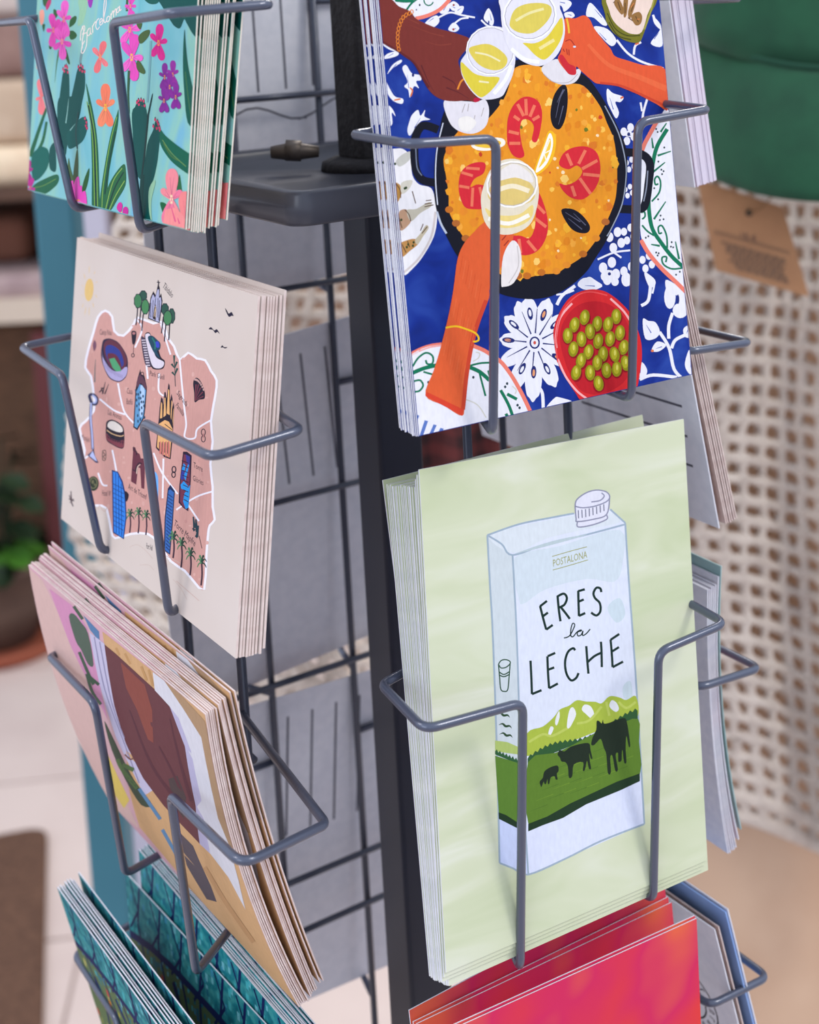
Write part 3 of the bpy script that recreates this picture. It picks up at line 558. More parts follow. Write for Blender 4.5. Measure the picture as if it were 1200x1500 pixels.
A.line([f'{x},{y} {x+25},{y-8} {x+45},{y+8} {x+70},{y+6} {x+85},{y+22}' for x, y in ((122, 380), (135, 450), (140, 510))], 15, (50, 78, 52), (-1, 1))
A.blob('322,500 420,460 490,400 530,350 590,325 640,290 700,298 760,300 800,310 850,265 910,270 960,288 1022,264 1032,400 900,440 325,650', (172, 190, 72)); A.poly('112,550 190,560 258,590 258,640 112,620', (176, 196, 110))
for p in ('500,440 505,400 525,360 528,400 512,450', '455,505 470,460 490,470 470,515', '575,460 590,360 615,335 635,380 610,440 590,470', '672,350 690,318 730,330 752,380 735,408 700,380', '850,330 865,290 895,305 912,345 890,365'): A.blob(p, (232, 234, 232))
A.line(['330,560 420,510 480,520 580,470', '640,440 720,420 800,330', '830,300 850,390', '910,300 960,340 1020,300'], 16, (190, 204, 98))
tree = [(112, 600)]; 
A.poly([(112, 640), (112, 605)] + [(112 + 146 * k / 14, 602 + 4.5 * k + (0 if k % 2 else 18)) for k in range(15)] + [(258, 700)], (52, 96, 58))
A.poly([(322, 700), (322, 660)] + [(322 + 710 * k / 44, 650 - 290 * (k / 44) - 25 * math.sin(k * .19) + (0 if k % 2 else 18)) for k in range(45)] + [(1034, 430), (760, 520)], (52, 92, 54))
A.poly('112,648 258,695 258,1090 136,1025', (94, 132, 52)); A.blob('324,690 500,630 620,575 760,500 900,450 1036,410 1042,560 1048,765 900,830 700,930 500,1020 326,1085', (96, 130, 48), 3)
for k in range(30):
    x = 340 + (k * 37) % 560; y = 1010 - .38 * (x - 330) - (k * 53) % 230; A.stroke([(x, y), (x + 110, y - 42)], 9, (112, 146, 52) if k % 2 else (84, 118, 44), (.2, .6), False)
A.poly('326,1088 450,1040 600,955 750,885 900,815 1047,762 1047,812 920,872 700,962 550,1050 420,1097 326,1137', (38, 60, 40)); A.poly('134,1014 180,1030 258,1080 258,1118 136,1056', (38, 60, 40))
CW = (38, 50, 38)
A.blob('732,575 742,530 765,480 768,425 785,425 800,440 808,415 815,440 850,435 900,415 950,405 965,440 975,500 985,580 975,590 960,520 955,600 960,690 945,690 935,610 930,640 928,680 908,685 905,630 890,645 905,735 888,745 870,650 855,660 860,755 840,760 830,640 815,600 795,540 770,560 750,580', CW, 3)
A.blob('515,640 530,612 560,620 600,590 680,568 720,570 728,610 740,665 730,665 718,630 725,690 732,730 718,732 705,680 692,740 678,742 680,690 620,705 610,780 588,788 582,720 565,690 540,685 530,660', CW, 3)
A.blob('400,815 420,790 430,750 470,722 515,712 522,745 510,765 515,800 502,800 495,780 470,790 462,828 452,828 450,798 440,830 430,828 425,815 412,848 405,840', CW, 3)
mil_print = [('print', art_mesh(A))]; mil_me = card_mesh(.105, .148, 0, MILKBASE, PAPER, 'milk_carton_postcard', .00046)
sp = [(.75, .75, -.3, -1.6, 0), (1.5, 1.6, -.6, -3.2, .1)] + [(2.3 + .3 * k, 2.9 + .71 * k, 2.0 - .05 * k + rj(.2), -5.4 + rj(.3), -.4 - .045 * k + rj(.05)) for k in range(19)] 
sp = [((b if k < 2 else 2.3 + .49 * (k - 2)), t, dx, dz, rl) for k, (b, t, dx, dz, rl) in enumerate(sp)]
stack('milk_carton_postcard', mil_me, mil_print, MIL, sp, .148, 'front pale green postcard of a milk carton lettered ERES la LECHE', '%s pale green milk carton postcard counted from the front of its stack', 'milk carton postcards stacked in the middle pocket')

place('milk_carton_postcard', mil_me, mil_print, (.0062, -.0906, -.2620, -.15399, .00983, .01), 'rearmost milk carton postcard, its pale top corner showing above the front one')
#---- red cards
RED = multi('red_orange_blurred_print', [(.3, (236, 110, 54)), (.43, (226, 66, 62)), (.55, (212, 48, 94)), (.72, (238, 120, 58))], 15, (1, 1, 1), distort=.2)
red_me = card_mesh(.105, .148, 0, RED, PAPER, 'red_gradient_postcard')
R1 = (-.01183, -.10917, -.42512, -.05546, .03542, -.02663); R3 = (-.0012, -.10009, -.42268, -.1128, -.01094, .02247)
G_ = 'red gradient postcards in the lowest pocket'
place('red_gradient_postcard', red_me, [], R1, 'front red and orange gradient postcard of the lowest pocket')
RR = rot(R1)
def behind(P, y, z=0., x=0., drx=0., dry=0.):
    q = Vector(P[:3]) + rot(P) @ Vector((x, y, z)); return (*q, P[3] + drx, P[4] + dry, P[5])
place('red_gradient_postcard', red_me, [], behind(R1, .0008, .0006), 'red gradient postcard just behind the front one of its pocket', G_)
bow_red = card_mesh(.105, .148, .0012, RED, PAPER, 'red_gradient_postcard')
for k_, P in enumerate(((-.0088, -.10353, -.42862, -.11484, .04563, .01909), (-.00747, -.10269, -.42765, -.11641, .03283, .01979))): place('red_gradient_postcard', bow_red, [], P, ('nearer', 'farther')[k_] + ' of two bowed red postcards in the middle of the lowest pocket', G_ + ', bowed')
place('red_gradient_postcard', red_me, [], R3, 'rearmost red postcard of the lowest pocket, left corner uncovered')

#---- floral card
BAR = (-.1008, .0104, -.0312, -.13525, -.00748, -1.57379)
AQUA = multi('aqua_wash_print', [(.28, (96, 176, 186)), (.45, (124, 188, 196)), (.6, (142, 196, 178)), (.75, (112, 176, 204))], 30, (1.6, 1, .7), distort=.6)
A = Art(BAR, .148, .105); CAC = (5, 78, 72); LF = (46, 92, 48); MG = (226, 76, 178); SAL = (236, 124, 128); ORG = (240, 134, 96); PU = (134, 40, 146)
A.zoom(30, 0, 7.0588)
A.blob('600,0 690,-20 680,120 640,240 590,260 610,120', (150, 196, 160)); A.line(['640,520 620,640 640,700'], 26, (116, 150, 150))
A.poly('225,-20 320,-20 310,40 270,85 235,50', LF); A.blob('290,0 320,10 300,70 270,108 262,60', (190, 50, 110)); A.blob('700,-20 750,-20 735,70 715,78 700,40', (150, 50, 170)); A.blob('685,-10 705,-10 700,14', (210, 80, 170))
def petal(cx, cy, a, L, wd, c): 
    ca, sa = math.cos(math.radians(a)), math.sin(math.radians(a)); A.blob([(cx + ca * L * f - sa * g_ * wd, cy + sa * L * f + ca * g_ * wd) for f, g_ in ((0, .12), (.35, .38), (.72, .5), (.95, .3), (1, 0), (.95, -.3), (.72, -.5), (.35, -.38), (0, -.12))], c, 3)
def flower(cx, cy, rx, ry, c, n=5, a0=-90, ctr=(240, 180, 60), hi=None):
    for k in range(n):
        a = a0 + 360 * k / n; ca, sa = math.cos(math.radians(a)), math.sin(math.radians(a)); L = math.hypot(rx * ca, ry * sa)
        petal(cx, cy, math.degrees(math.atan2(ry * sa, rx * ca)), L, max(L * .42, rx * .62), c if k % 2 or not hi else hi)
        for sh_ in (-.09, .09): A.stroke([(cx + rx * ca * .12, cy + ry * sa * .12), (cx + rx * ca * .72 - rx * sa * sh_ * 2, cy + ry * sa * .72 + ry * ca * sh_)], rx * .07, tuple(int(v * .86) for v in c), (1, .3), False)
    for k in range(6): A.ell(cx + rx * .1 * math.cos(k * 1.05), cy + ry * .12 * math.sin(k * 1.05), rx * .05, ry * .05, ctr)
for p in ('340,110 355,95 385,130 380,170 350,190', '505,265 515,205 560,165 582,180 565,240 515,280', '505,330 545,318 584,360 560,402 515,405', '330,430 320,505 295,500 300,460', '455,510 478,520 512,650 495,660 465,590'): A.blob(p, LF)
A.line(['400,520 375,660 355,855'], 22, (70, 116, 70), (1, .1))
flower(450, 200, 75, 200, MG, 5, -80, (236, 150, 90), (232, 96, 190)); flower(345, 310, 75, 180, (222, 70, 170), 5, -110, (236, 150, 90)); flower(432, 430, 95, 190, MG, 5, -60, (240, 160, 110), (232, 92, 186))
A.blob('197,130 215,100 242,110 245,200 220,262 200,220', (238, 160, 140)); A.blob('225,260 255,252 240,330', LF); A.blob('168,600 185,600 180,700 166,700', (236, 150, 120))
for p in ('860,-60 868,20 872,100 872,200', ): pass
# the lettering
A.line(['640,270 655,330 640,420 640,500', '620,420 625,330 655,265 665,300 640,360', '640,360 685,340 688,400 680,480 650,545 630,540 640,470 665,420', '712,290 690,330 698,370 722,345 722,285 728,350 740,345', '745,265 748,340', '745,275 775,225 782,240', '812,190 790,215 780,270 795,305 820,275', '820,240 845,210 838,190 820,215 825,260 850,240', '850,240 885,60 880,-30 865,40 860,180 872,235 890,215', '915,165 895,185 895,225 915,215 925,180 910,165', '935,140 940,200', '940,160 960,110 965,180', '965,130 990,90 990,160', '1020,70 1000,95 1000,130 1020,115 1028,60 1030,110 1045,95'], 9, (240, 222, 214))
flower(825, 590, 85, 190, SAL, 4, -60, (236, 160, 80), (232, 110, 112)); flower(880, 1110, 95, 245, ORG, 5, -90, (244, 190, 60), (238, 122, 90)); flower(215, 1000, 55, 190, SAL, 4, -100, (232, 110, 100)); 
def bits(pts_):
    for x, y in A.pts(pts_): A.ell(x, y, 9, 18, (206, 56, 96)); A.ell(x, y - 16, 4, 9, (40, 30, 50))
A.blob('395,1260 400,1050 420,880 440,750 470,710 500,750 508,900 505,1100 495,1260', CAC); A.blob('480,1260 510,1080 560,850 590,720 625,690 665,740 668,900 640,1050 590,1260', CAC)
bits('440,715 460,690 485,700 455,735 490,745 600,690 625,675 645,695 665,740 615,720 640,735 475,680')
A.blob('680,880 700,930 760,1200 800,1500 815,1900 820,2250 745,2250 740,1700 720,1200', (30, 96, 62))
A.zoom(30, 150, 7.0588)
A.line(['715,20 770,330 790,700 800,1080', '690,-10 745,330 760,700 770,1080'], 10, (116, 160, 70)); A.line(['705,30 760,350 775,700 785,1080'], 16, (16, 60, 52))
A.blob('395,-40 380,200 400,400 430,600 470,540 490,430 560,330 620,0 640,-60 500,-60', CAC); A.blob('490,430 480,330 520,270 580,200 650,150 690,180 690,280 650,390 580,450 520,480 495,465', (6, 84, 78)); A.line(['470,215 490,60 500,-40', '515,290 570,220'], 9, (150, 200, 190), (1, .2)); bits('670,165 685,205 680,240 690,265')
A.line(['590,480 575,300 600,100'], 14, (40, 74, 70)); A.blob('590,480 600,640 590,820 545,830 560,640', (70, 90, 56)); A.blob('500,575 520,680 550,800 500,840 488,720', (70, 100, 58)); A.blob('712,680 705,800 670,915 640,910 660,800', LF)
A.line(['270,60 200,260 100,560'], 44, (30, 96, 62), (.5, 1)); A.line(['270,200 230,400 150,560'], 36, (34, 100, 64), (.7, 1))
A.blob('110,640 130,530 200,465 255,465 292,510 290,640 240,740 170,805 130,790', (8, 96, 84)); A.blob('300,660 300,500 330,430 360,440 370,690 330,712', CAC)
A.blob('145,850 230,800 380,745 390,830 300,920 230,950 130,940 120,890', (26, 96, 64)); A.line(['150,880 240,860 370,790'], 8, (96, 140, 70))
flower(85, 720, 45, 130, (170, 36, 130), 5, -90, (236, 150, 60)); flower(105, 880, 50, 110, (186, 44, 140), 5, -60, (240, 150, 70))
for p in ('505,1000 505,860 535,810 550,830 545,1010', '545,1010 555,850 590,770 612,800 615,1020', '600,1020 615,880 635,860 640,900 640,1040', '640,1050 630,960 660,915 680,940 690,1080'): A.blob(p, MG)
A.poly('530,1010 600,1000 690,1060 720,1085 640,1070', (232, 110, 190)); A.ell(600, 1012, 20, 8, (240, 150, 80))
A.blob('1000,120 1015,80 1005,250 920,700 880,1100 820,1100 850,800 930,350', (30, 98, 60)); A.line(['1000,150 930,420 860,850 845,1095'], 8, (126, 168, 74)); A.line(['985,300 920,620 875,950'], 12, (14, 56, 50))
A.blob('1065,640 1090,700 1085,860 1000,1010 930,1120 870,1110 890,930 960,770', (38, 100, 58)); A.line(['1055,680 960,820 885,1100', '1080,810 990,960 920,1115'], 9, (132, 172, 78)); A.line(['1070,720 980,880 905,1105'], 14, (16, 60, 50))
A.blob('1000,1100 1010,1050 1040,1032 1058,1070 1040,1140', (206, 46, 150)); A.blob('1060,1140 1065,1095 1095,1078 1118,1110 1105,1180 1060,1165', (196, 40, 146)); A.ell(1048, 1142, 9, 12, (244, 190, 120)); A.ell(1085, 1165, 8, 9, (244, 180, 90))
A.zoom(180, 0, 6.6667)
A.blob('200,-40 370,-60 350,20 300,42 240,25', (10, 88, 76)); A.blob('355,-60 760,-80 760,360 690,340 620,220 600,190 560,275 510,260 470,210 400,90', CAC)
A.line(['45,-20 40,60 40,110'], 22, (60, 90, 50)); A.poly('30,95 70,80 120,0 90,-30 60,60', MG)
flower(75, 60, 55, 120, MG, 4, -90); flower(70, 290, 110, 190, (238, 96, 190), 5, -80, (240, 160, 90), MG); flower(90, 560, 110, 240, (236, 100, 192), 5, -70, (244, 190, 90), MG)
for p in ('155,360 200,310 262,292 255,350 200,415 165,420', '135,230 190,225 170,290', '135,620 160,590 220,690 205,722 150,690'): A.blob(p, (70, 96, 48))
A.line(['65,690 55,900 65,1110'], 26, (50, 90, 60), (1, .3)); flower(350, 420, 85, 190, (214, 34, 134), 5, -80, (240, 170, 60)); A.line(['275,400 262,700 240,1000'], 20, (116, 166, 170))
for cx, cy in ((410, 755), (490, 730), (462, 850), (408, 985), (522, 950)): flower(cx, cy, 55, 140, (132, 38, 144) if cx != 490 else (150, 44, 150), 5, -90, (240, 160, 50))
A.blob('605,290 615,420 640,650 700,920 735,1000 740,1230 640,1200 605,900 592,600', (12, 86, 70)); A.line(['615,700 650,1000 680,1180'], 10, (60, 110, 70))
A.blob('105,1260 110,1100 140,1000 180,975 215,1000 230,1100 235,1260', CAC); bits('140,1000 155,980 180,975 205,985 215,1030 160,1020 190,1045'); A.blob('285,930 290,960 240,1200 225,1200', (24, 60, 56))
A.zoom(180, 160, 6.6667)
A.blob('100,0 230,0 225,300 210,650 150,660 120,500 100,250', CAC); A.blob('300,200 320,120 350,130 375,220 360,320 340,500 310,650 270,800 270,1000 285,1100 190,1090 190,900 215,600 240,350', CAC); bits('318,100 340,120 350,145 300,165 335,185 365,205 360,180')
A.line(['250,60 215,420 190,640'], 16, (24, 54, 50)); A.line(['195,640 180,900 170,1060'], 40, (14, 62, 56)); A.line(['120,560 140,650'], 8, (190, 214, 206)); A.blob('120,500 145,640 160,1000 130,900', CAC)
A.blob('370,205 420,260 530,350 660,440 760,500 760,700 650,640 500,530 410,420 365,320', (12, 94, 70)); A.line(['390,300 480,430 620,560'], 9, (100, 140, 80)); A.line(['400,330 470,450 540,500'], 12, (70, 108, 60))
A.blob('255,800 300,700 320,720 280,900 285,1090 260,1000', (150, 196, 160)); A.blob('365,910 430,935 405,1040 385,1000', (24, 96, 56)); A.blob('530,780 555,635 580,800 570,830', (40, 100, 60))
PK = (236, 120, 150); flower(480, 880, 105, 300, PK, 5, -88, (250, 220, 180), (238, 138, 146)); flower(620, 1120, 90, 320, (240, 110, 140), 5, -95, (250, 230, 190), (238, 132, 132)); A.poly('400,1100 420,980 520,960 600,1040 660,1220 380,1130', (240, 142, 140)); A.line(['480,960 520,1100', '540,1060 560,1120'], 16, (222, 84, 130), (.4, 1)); A.poly('690,800 760,820 760,1260 660,1230 640,1050', (222, 60, 110))
bar_print = [('print', art_mesh(A))]; bar_me = card_mesh(.148, .105, 0, AQUA, PAPER_WARM, 'floral_postcard')
sp = [(.75, 1.3, .2, .2, 0), (1.6, 2.7, 0, -.6, 0)] + [(2.4 + .62 * k, 3.5 + .66 * k, rj(.4), -.6 + rj(.4), rj(.1)) for k in range(6)] + [(7.0, 9.4, -.5, .4, .1), (7.8, 10.3, -.4, .8, 0), (9.0, 11.6, -.2, .9, .2), (9.8, 12.3, -.6, 1.2, .1), (11.9, 14.2, .6, 3.0, .2)]
stack('floral_postcard', bar_me, bar_print, BAR, sp, .105, 'front aqua postcard of cacti and pink flowers lettered Barcelona', '%s aqua cactus flower postcard counted from the front of its fanned stack', 'floral postcards stacked in the top left pocket')

#---- illustrated city map card
MAP = (-.09935, .00354, -.1550, -.13832, .00631, -1.55332)
CREAM = multi('cream_print', [(.3, (212, 197, 186)), (.7, (218, 205, 196))], 20)
A = Art(MAP, .148, .105); LAND = (208, 156, 146); BD = (240, 236, 244); BKI = (38, 30, 46)
A.zoom(0, 330, 2.4)
land = '310,440 330,372 345,322 370,300 395,322 402,372 435,388 470,348 485,325 540,345 570,340 590,395 612,425 632,472 662,448 692,468 722,475 742,512 762,545 757,600 742,690 748,760 740,840 748,920 748,990 755,1035 738,1055 732,1085 726,1160 718,1280 680,1250 650,1215 600,1180 560,1120 520,1085 460,1085 405,1100 390,1070 375,995 340,985 320,980 300,910 290,845 298,790 280,715 300,690 330,652 330,600 320,530 300,500'
A.blob(land, LAND); lp = A.cr(A.pts(land), True, 2); A.stroke(lp + [lp[0]], 8, BD, smooth=False)
rnd = random.Random(5)
for k in range(90):
    x, y = rnd.uniform(300, 750), rnd.uniform(320, 1250)
    if inside((x, y), lp): A.ell(x, y, rnd.uniform(2, 7), rnd.uniform(3, 9), rnd.choice([(214, 166, 156), (202, 148, 140), (218, 172, 162)]), 0, 7)
A.line(['632,472 640,560 648,640 655,700 650,745 685,748 695,715 742,685', '480,330 500,365 475,430', '565,345 600,455', '515,490 520,540', '560,520 558,580 575,600', '350,610 400,650 440,665', '415,555 425,610 440,660 475,700', '395,790 405,840 412,880', '540,800 570,870 625,945', '575,820 572,960', '750,935 690,955 620,1000', '660,980 700,1040', '345,870 360,910 378,915', '300,820 320,800'], 6, BD)
A.line(['345,1000 350,985 360,1000 370,1005 380,985', '560,1150 640,1190', '620,1250 700,1320'], 2.2, (206, 176, 164))
A.zoom(100, 380, 7.0588)
A.ell(216, 315, 46, 118, (226, 190, 120), 4); A.line(['218,65 216,150', '162,145 175,205', '280,125 262,155', '300,225 285,245', '140,265 155,280', '135,378 152,370', '280,360 300,400', '155,455 145,500', '185,490 168,580', '218,490 216,585', '252,445 265,500'], 7, (226, 194, 134), (-1, 1))
for cx, cy, rx, ry, c in ((775, 375, 34, 48, (44, 84, 70)), (722, 430, 36, 68, (66, 126, 82)), (797, 490, 36, 72, (72, 134, 84)), (1000, 515, 34, 55, (44, 84, 70)), (1070, 585, 30, 72, (48, 88, 72)), (1030, 605, 40, 72, (70, 130, 84))):
    A.blob([(cx + (rx + 6) * math.cos(t) * (1 + .1 * (k % 2)), cy + (ry + 6) * math.sin(t) * (1 + .1 * (k % 2))) for k, t in enumerate([2 * math.pi * j / 16 for j in range(16)])], (34, 44, 52), 1); A.ell(cx, cy, rx, ry, c)
A.line(['718,500 712,590 700,680', '755,480 745,580 737,665', '778,560 768,650 762,740', '985,590 975,680 965,765', '1010,675 1002,760 995,850', '1050,660 1045,760 1040,835'], 12, BKI)
A.poly('825,612 850,400 880,330 905,370 920,300 932,240 948,300 945,380 962,350 975,430 960,560 945,660', BKI); A.poly('838,605 858,410 878,360 900,400 925,310 940,310 940,400 958,390 965,440 950,560 938,648', (176, 176, 206))
A.line(['880,420 868,600', '905,400 895,480', '930,400 925,600', '945,420 938,630', '858,450 850,600'], 7, (70, 70, 96)); A.poly('875,610 890,500 907,460 915,520 905,630', (52, 40, 40)); A.line(['890,590 905,480', '905,600 908,510'], 7, (206, 180, 150)); A.line(['930,215 938,260', '918,236 950,238'], 9, BKI)
A.text('Tibidabo', (975, 285), (1070, 400), (26, -48), BKI); A.text('Camp Nou', (325, 778), (450, 785), (3, -58), BKI)
A.zoom(80, 370, 7.0588)
A.blob('495,930 520,895 580,890 660,930 730,1030 758,1120 750,1260 700,1325 640,1335 560,1290 500,1160 480,1050', (44, 38, 66)); A.blob('490,1010 500,1080 560,1180 640,1230 745,1180 745,1260 695,1318 640,1325 565,1280 505,1155', (176, 166, 206)); A.blob('510,950 545,905 600,905 680,960 740,1070 745,1150 700,1210 630,1220 560,1160 515,1050', (100, 50, 66)); A.blob('525,1000 545,960 600,960 670,1010 710,1100 710,1170 640,1200 570,1140 535,1060', (52, 62, 140)); A.blob('548,1060 580,1040 640,1060 680,1130 690,1200 640,1220 580,1160', (104, 46, 62)); A.poly('565,1100 620,1088 680,1185 690,1225 640,1230 600,1190', (82, 160, 112))
A.line([[(520 + 14 * k, 1140 + 16 * k - .5 * k * k), (522 + 14 * k, 1190 + 14 * k - .45 * k * k)] for k in range(14)], 3, (96, 86, 130))
A.blob('395,960 412,905 432,940 430,980 410,1020', (120, 80, 100)); A.blob('795,820 820,808 846,825 842,900 825,950 805,940 798,880', BKI); A.ell(820, 835, 16, 14, (180, 120, 120)); A.line(['820,945 815,1045'], 5, BKI); A.ring(810, 1062, 15, 18, 8, BKI)
A.blob('930,880 945,830 985,830 1010,890 1060,960 1100,1080 1140,1120 1130,1190 1080,1210 1010,1195 975,1100 950,980', BKI); A.blob('940,880 950,840 985,842 1000,900 1030,1030 1060,1090 1130,1130 1120,1180 1075,1198 1020,1180 985,1090', (222, 212, 222)); A.blob('965,880 1010,860 1060,900 1095,940 1090,1000 1060,1020 1090,1090 1050,1060 1010,1000', (30, 70, 90)); A.blob('1040,930 1075,920 1085,975 1055,980', (60, 70, 190)); A.line(['1010,880 1040,940 1040,1000'], 14, (40, 120, 110))
A.blob('895,880 930,885 950,960 1000,1165 950,1170 920,1080', (70, 60, 80)); A.line([[(902 + 5 * k, 905 + 26 * k), (940 + 5 * k, 905 + 26 * k)] for k in range(11)], 11, (216, 204, 214)); A.text('Park Güell', (985, 1270), (1135, 1315), (2, -52), BKI)
A.line(['425,1105 418,1200 415,1340'], 14, (100, 110, 110), (.3, 1))
A.zoom(230, 400, 6.3158)
for p in ('630,325 650,350 665,375 690,360 708,395 690,395 668,405 645,370', '480,520 500,500 530,530 555,520 582,565 560,545 540,555 515,525', '590,690 605,668 622,685 652,685 630,698 612,688'): A.blob(p, (34, 28, 52))
A.line(['165,945 172,1050', '158,770 165,880 168,950'], 7, (50, 50, 60)); A.line(['165,880 135,840', '165,880 185,820', '168,950 140,915', '168,940 190,880', '160,840 160,760'], 20, (40, 76, 70), (.4, 1))
A.blob('335,1030 345,980 375,970 410,1010 440,1090 440,1160 390,1172 350,1195 345,1110', BKI); A.line(['352,1180 362,1030', '352,1180 385,1030', '352,1180 405,1060', '352,1180 425,1100', '352,1180 430,1140'], 11, (124, 60, 74), (.2, 1))
for k in range(8): A.ell(352 + 11.5 * k, 985 + 1.9 * k * k, 8, 11, (196, 156, 150))
A.zoom(190, 500, 8.3333)
A.text('Sagrada', (572, 640), (690, 800), (30, -44), BKI); A.text('Familia', (560, 790), (650, 915), (30, -44), BKI)
A.poly('45,1050 70,600 95,460 130,340 140,400 180,420 212,560 195,800 175,940 95,1085', BKI); A.poly('58,1040 80,620 125,520 180,570 200,600 180,800 165,930 90,1060', (96, 152, 196)); A.blob('85,500 130,400 160,430 205,540 200,590 140,510 100,560', (96, 60, 76)); A.blob('135,540 170,560 185,640 160,900 125,900 130,700', (176, 204, 236))
for k in range(22): A.ell(75 + (k * 31) % 110, 600 + (k * 47) % 400, 10, 20, (44, 70, 96), 0, 8)
A.ring(155, 400, 18, 24, 9, BKI)
A.poly('320,1300 355,960 365,820 385,680 405,700 412,780 425,620 440,620 450,700 475,510 490,540 495,720 512,640 525,700 520,820 540,740 545,800 535,1000 520,1250 500,1440 420,1410', BKI); 
for p in ('370,940 385,740 398,760 400,940', '412,930 425,690 438,690 445,900', '452,880 472,580 485,600 490,900', '500,920 512,720 522,740 510,960', '525,960 536,820 540,830 530,1040', '335,1290 355,1010 430,960 480,980 525,1070 505,1240 490,1420 430,1390'): A.poly(p, (232, 176, 116))
for cx in (375, 410, 445, 478): A.blob(f'{cx-14},{1360+(cx-375)*.35} {cx-12},1260 {cx},1215 {cx+12},1260 {cx+10},{1370+(cx-375)*.35}', (206, 120, 110)); 
for cx in (362, 395, 430, 465): A.line([f'{cx},{1340+(cx-362)*.3} {cx+2},1230'], 8, BKI)
A.line(['360,960 430,920', '460,940 530,1050', '350,1000 440,950', '430,1010 520,1080'], 9, BKI); A.ring(900, 1110, 24, 40, 10, BKI); A.ring(900, 1190, 24, 38, 10, BKI); A.ell(900, 1150, 8, 30, (180, 120, 116))
A.zoom(80, 550, 6.25)
A.line(['410,155 440,120 460,100', '440,170 465,60', '460,170 495,80', '430,110 440,160'], 12, BKI, (1, .4)); A.text('Casa', (662, 165), (712, 172), (2, -52), BKI); A.text('Batlló', (658, 262), (714, 268), (2, -52), BKI)
A.line(['345,170 375,190 390,220 380,260 350,260 330,230 320,185 345,170', '335,260 330,400 342,540 350,680'], 26, (50, 50, 84)); A.line(['345,178 372,200 382,225 372,250 350,250', '335,250 332,400 344,540 350,680'], 15, (176, 184, 226)); A.poly('300,730 345,690 352,660 362,690 372,740 405,800 380,800', (50, 50, 84)); A.poly('320,735 350,690 362,720 392,790 360,770', (182, 190, 230))
A.text('Las Arenas', (488, 355), (612, 408), (3, -48), BKI); A.text('Montjuïc', (248, 585), (325, 612), (2, -48), (70, 50, 60))
A.blob('470,470 480,420 530,405 600,440 636,500 636,650 600,668 540,640 475,590', BKI); A.blob('485,465 500,425 545,420 610,465 625,510 590,520 520,495', (226, 216, 206)); A.blob('475,530 520,575 590,600 632,590 632,650 600,660 540,632 478,585', (130, 62, 74)); A.line(['478,500 530,535 600,556 634,548'], 9, (216, 176, 130)); A.line(['480,555 540,595 632,612'], 6, BKI); A.line([[(490 + 22 * k, 520 + 9 * k), (492 + 22 * k, 580 + 9 * k)] for k in range(7)], 5, BKI)
A.line(['440,690 468,690 466,770 440,770 440,690', '445,700 462,730 445,740 462,765'], 6, (60, 60, 50)); A.ell(355, 990, 50, 68, (40, 52, 40)); A.ring(355, 985, 34, 48, 9, (120, 120, 84)); A.ell(350, 975, 12, 18, (110, 108, 76)); A.ell(370, 1000, 10, 12, (110, 108, 76))
A.line(['135,1095 170,1200', '175,1130 140,1165', '150,1060 158,1180', '130,1130 180,1150'], 9, (70, 50, 60)); A.text('Hotel W', (435, 1100), (515, 1105), (2, -50), BKI)
A.poly('525,865 580,880 625,970 650,1080 660,1300 635,1500 535,1440 530,1200', (20, 50, 110)); A.poly('535,878 575,890 615,980 640,1090 650,1300 628,1488 544,1432 540,1200', (52, 130, 222)); A.line([[(536 + .5 * k, 990 + 42 * k), (632 + (k if k < 8 else 8 - k), 1040 + 42 * k)] for k in range(10)] + ['560,890 566,1440', '585,920 592,1455', '612,990 616,1470'], 5, (18, 50, 120)); A.blob('645,1060 680,1090 665,1150 650,1140', BKI)
A.poly('700,970 722,650 740,660 750,700 780,720 790,760 830,760 822,1040 795,1030 785,850 765,840 748,1000', (104, 52, 66)); A.line(['720,655 722,690', '735,660 738,700', '750,690 752,730', '710,860 748,880', '740,880 748,840 775,800 800,810'], 8, BKI); A.line(['752,900 760,840 785,815'], 9, (214, 186, 170)); A.text('Arc de Triomf', (675, 1035), (840, 1140), (4, -50), BKI)
def palm(x, y, h_, sgn=1):
    A.line([[(x, y), (x + 4, y + h_ * .5), (x - 4, y + h_)]], 13, (66, 44, 58)); 
    for a, L in ((-160, 42), (-120, 40), (-60, 40), (-20, 42), (20, 40), (160, 36)): A.stroke([(x, y), (x + L * .6 * math.cos(math.radians(a)), y + 1.4 * L * math.sin(math.radians(a)) - 8), (x + L * math.cos(math.radians(a)), y + 1.6 * L * math.sin(math.radians(a)) + 18)], 15, (38, 66, 54) if a % 40 else (84, 132, 92), (1, .3))
palm(692, 1280, 160); palm(770, 1265, 180); palm(840, 1290, 170); A.blob('905,890 930,890 950,960 945,1180 930,1100 920,960', (110, 176, 236)); A.line(['915,900 930,1000 940,1160'], 7, (40, 80, 150))
A.zoom(190, 600, 5.357)
A.poly('300,620 320,590 355,640 340,880 318,1140 268,1105 275,850', (24, 44, 84)); A.poly('306,635 320,625 348,650 332,880 312,1128 278,1100 284,850', (54, 104, 176)); A.line([[(284 - .7 * k + 12, 660 + 26 * k), (340 - 1.6 * k, 690 + 26 * k)] for k in range(17)], 6, (24, 48, 96))
A.poly('385,730 390,600 420,330 450,330 487,360 480,560 460,798 420,770', (40, 26, 50)); A.poly('395,720 398,610 425,350 470,365 474,540 452,785 420,760', (120, 54, 76)); 
for p in ('410,470 425,420 440,440 420,540', '425,520 470,400 472,420 440,560', '400,590 425,560 460,600 450,640 405,620', '430,660 475,590 462,770 440,780 420,720'): A.poly(p, (40, 150, 226))
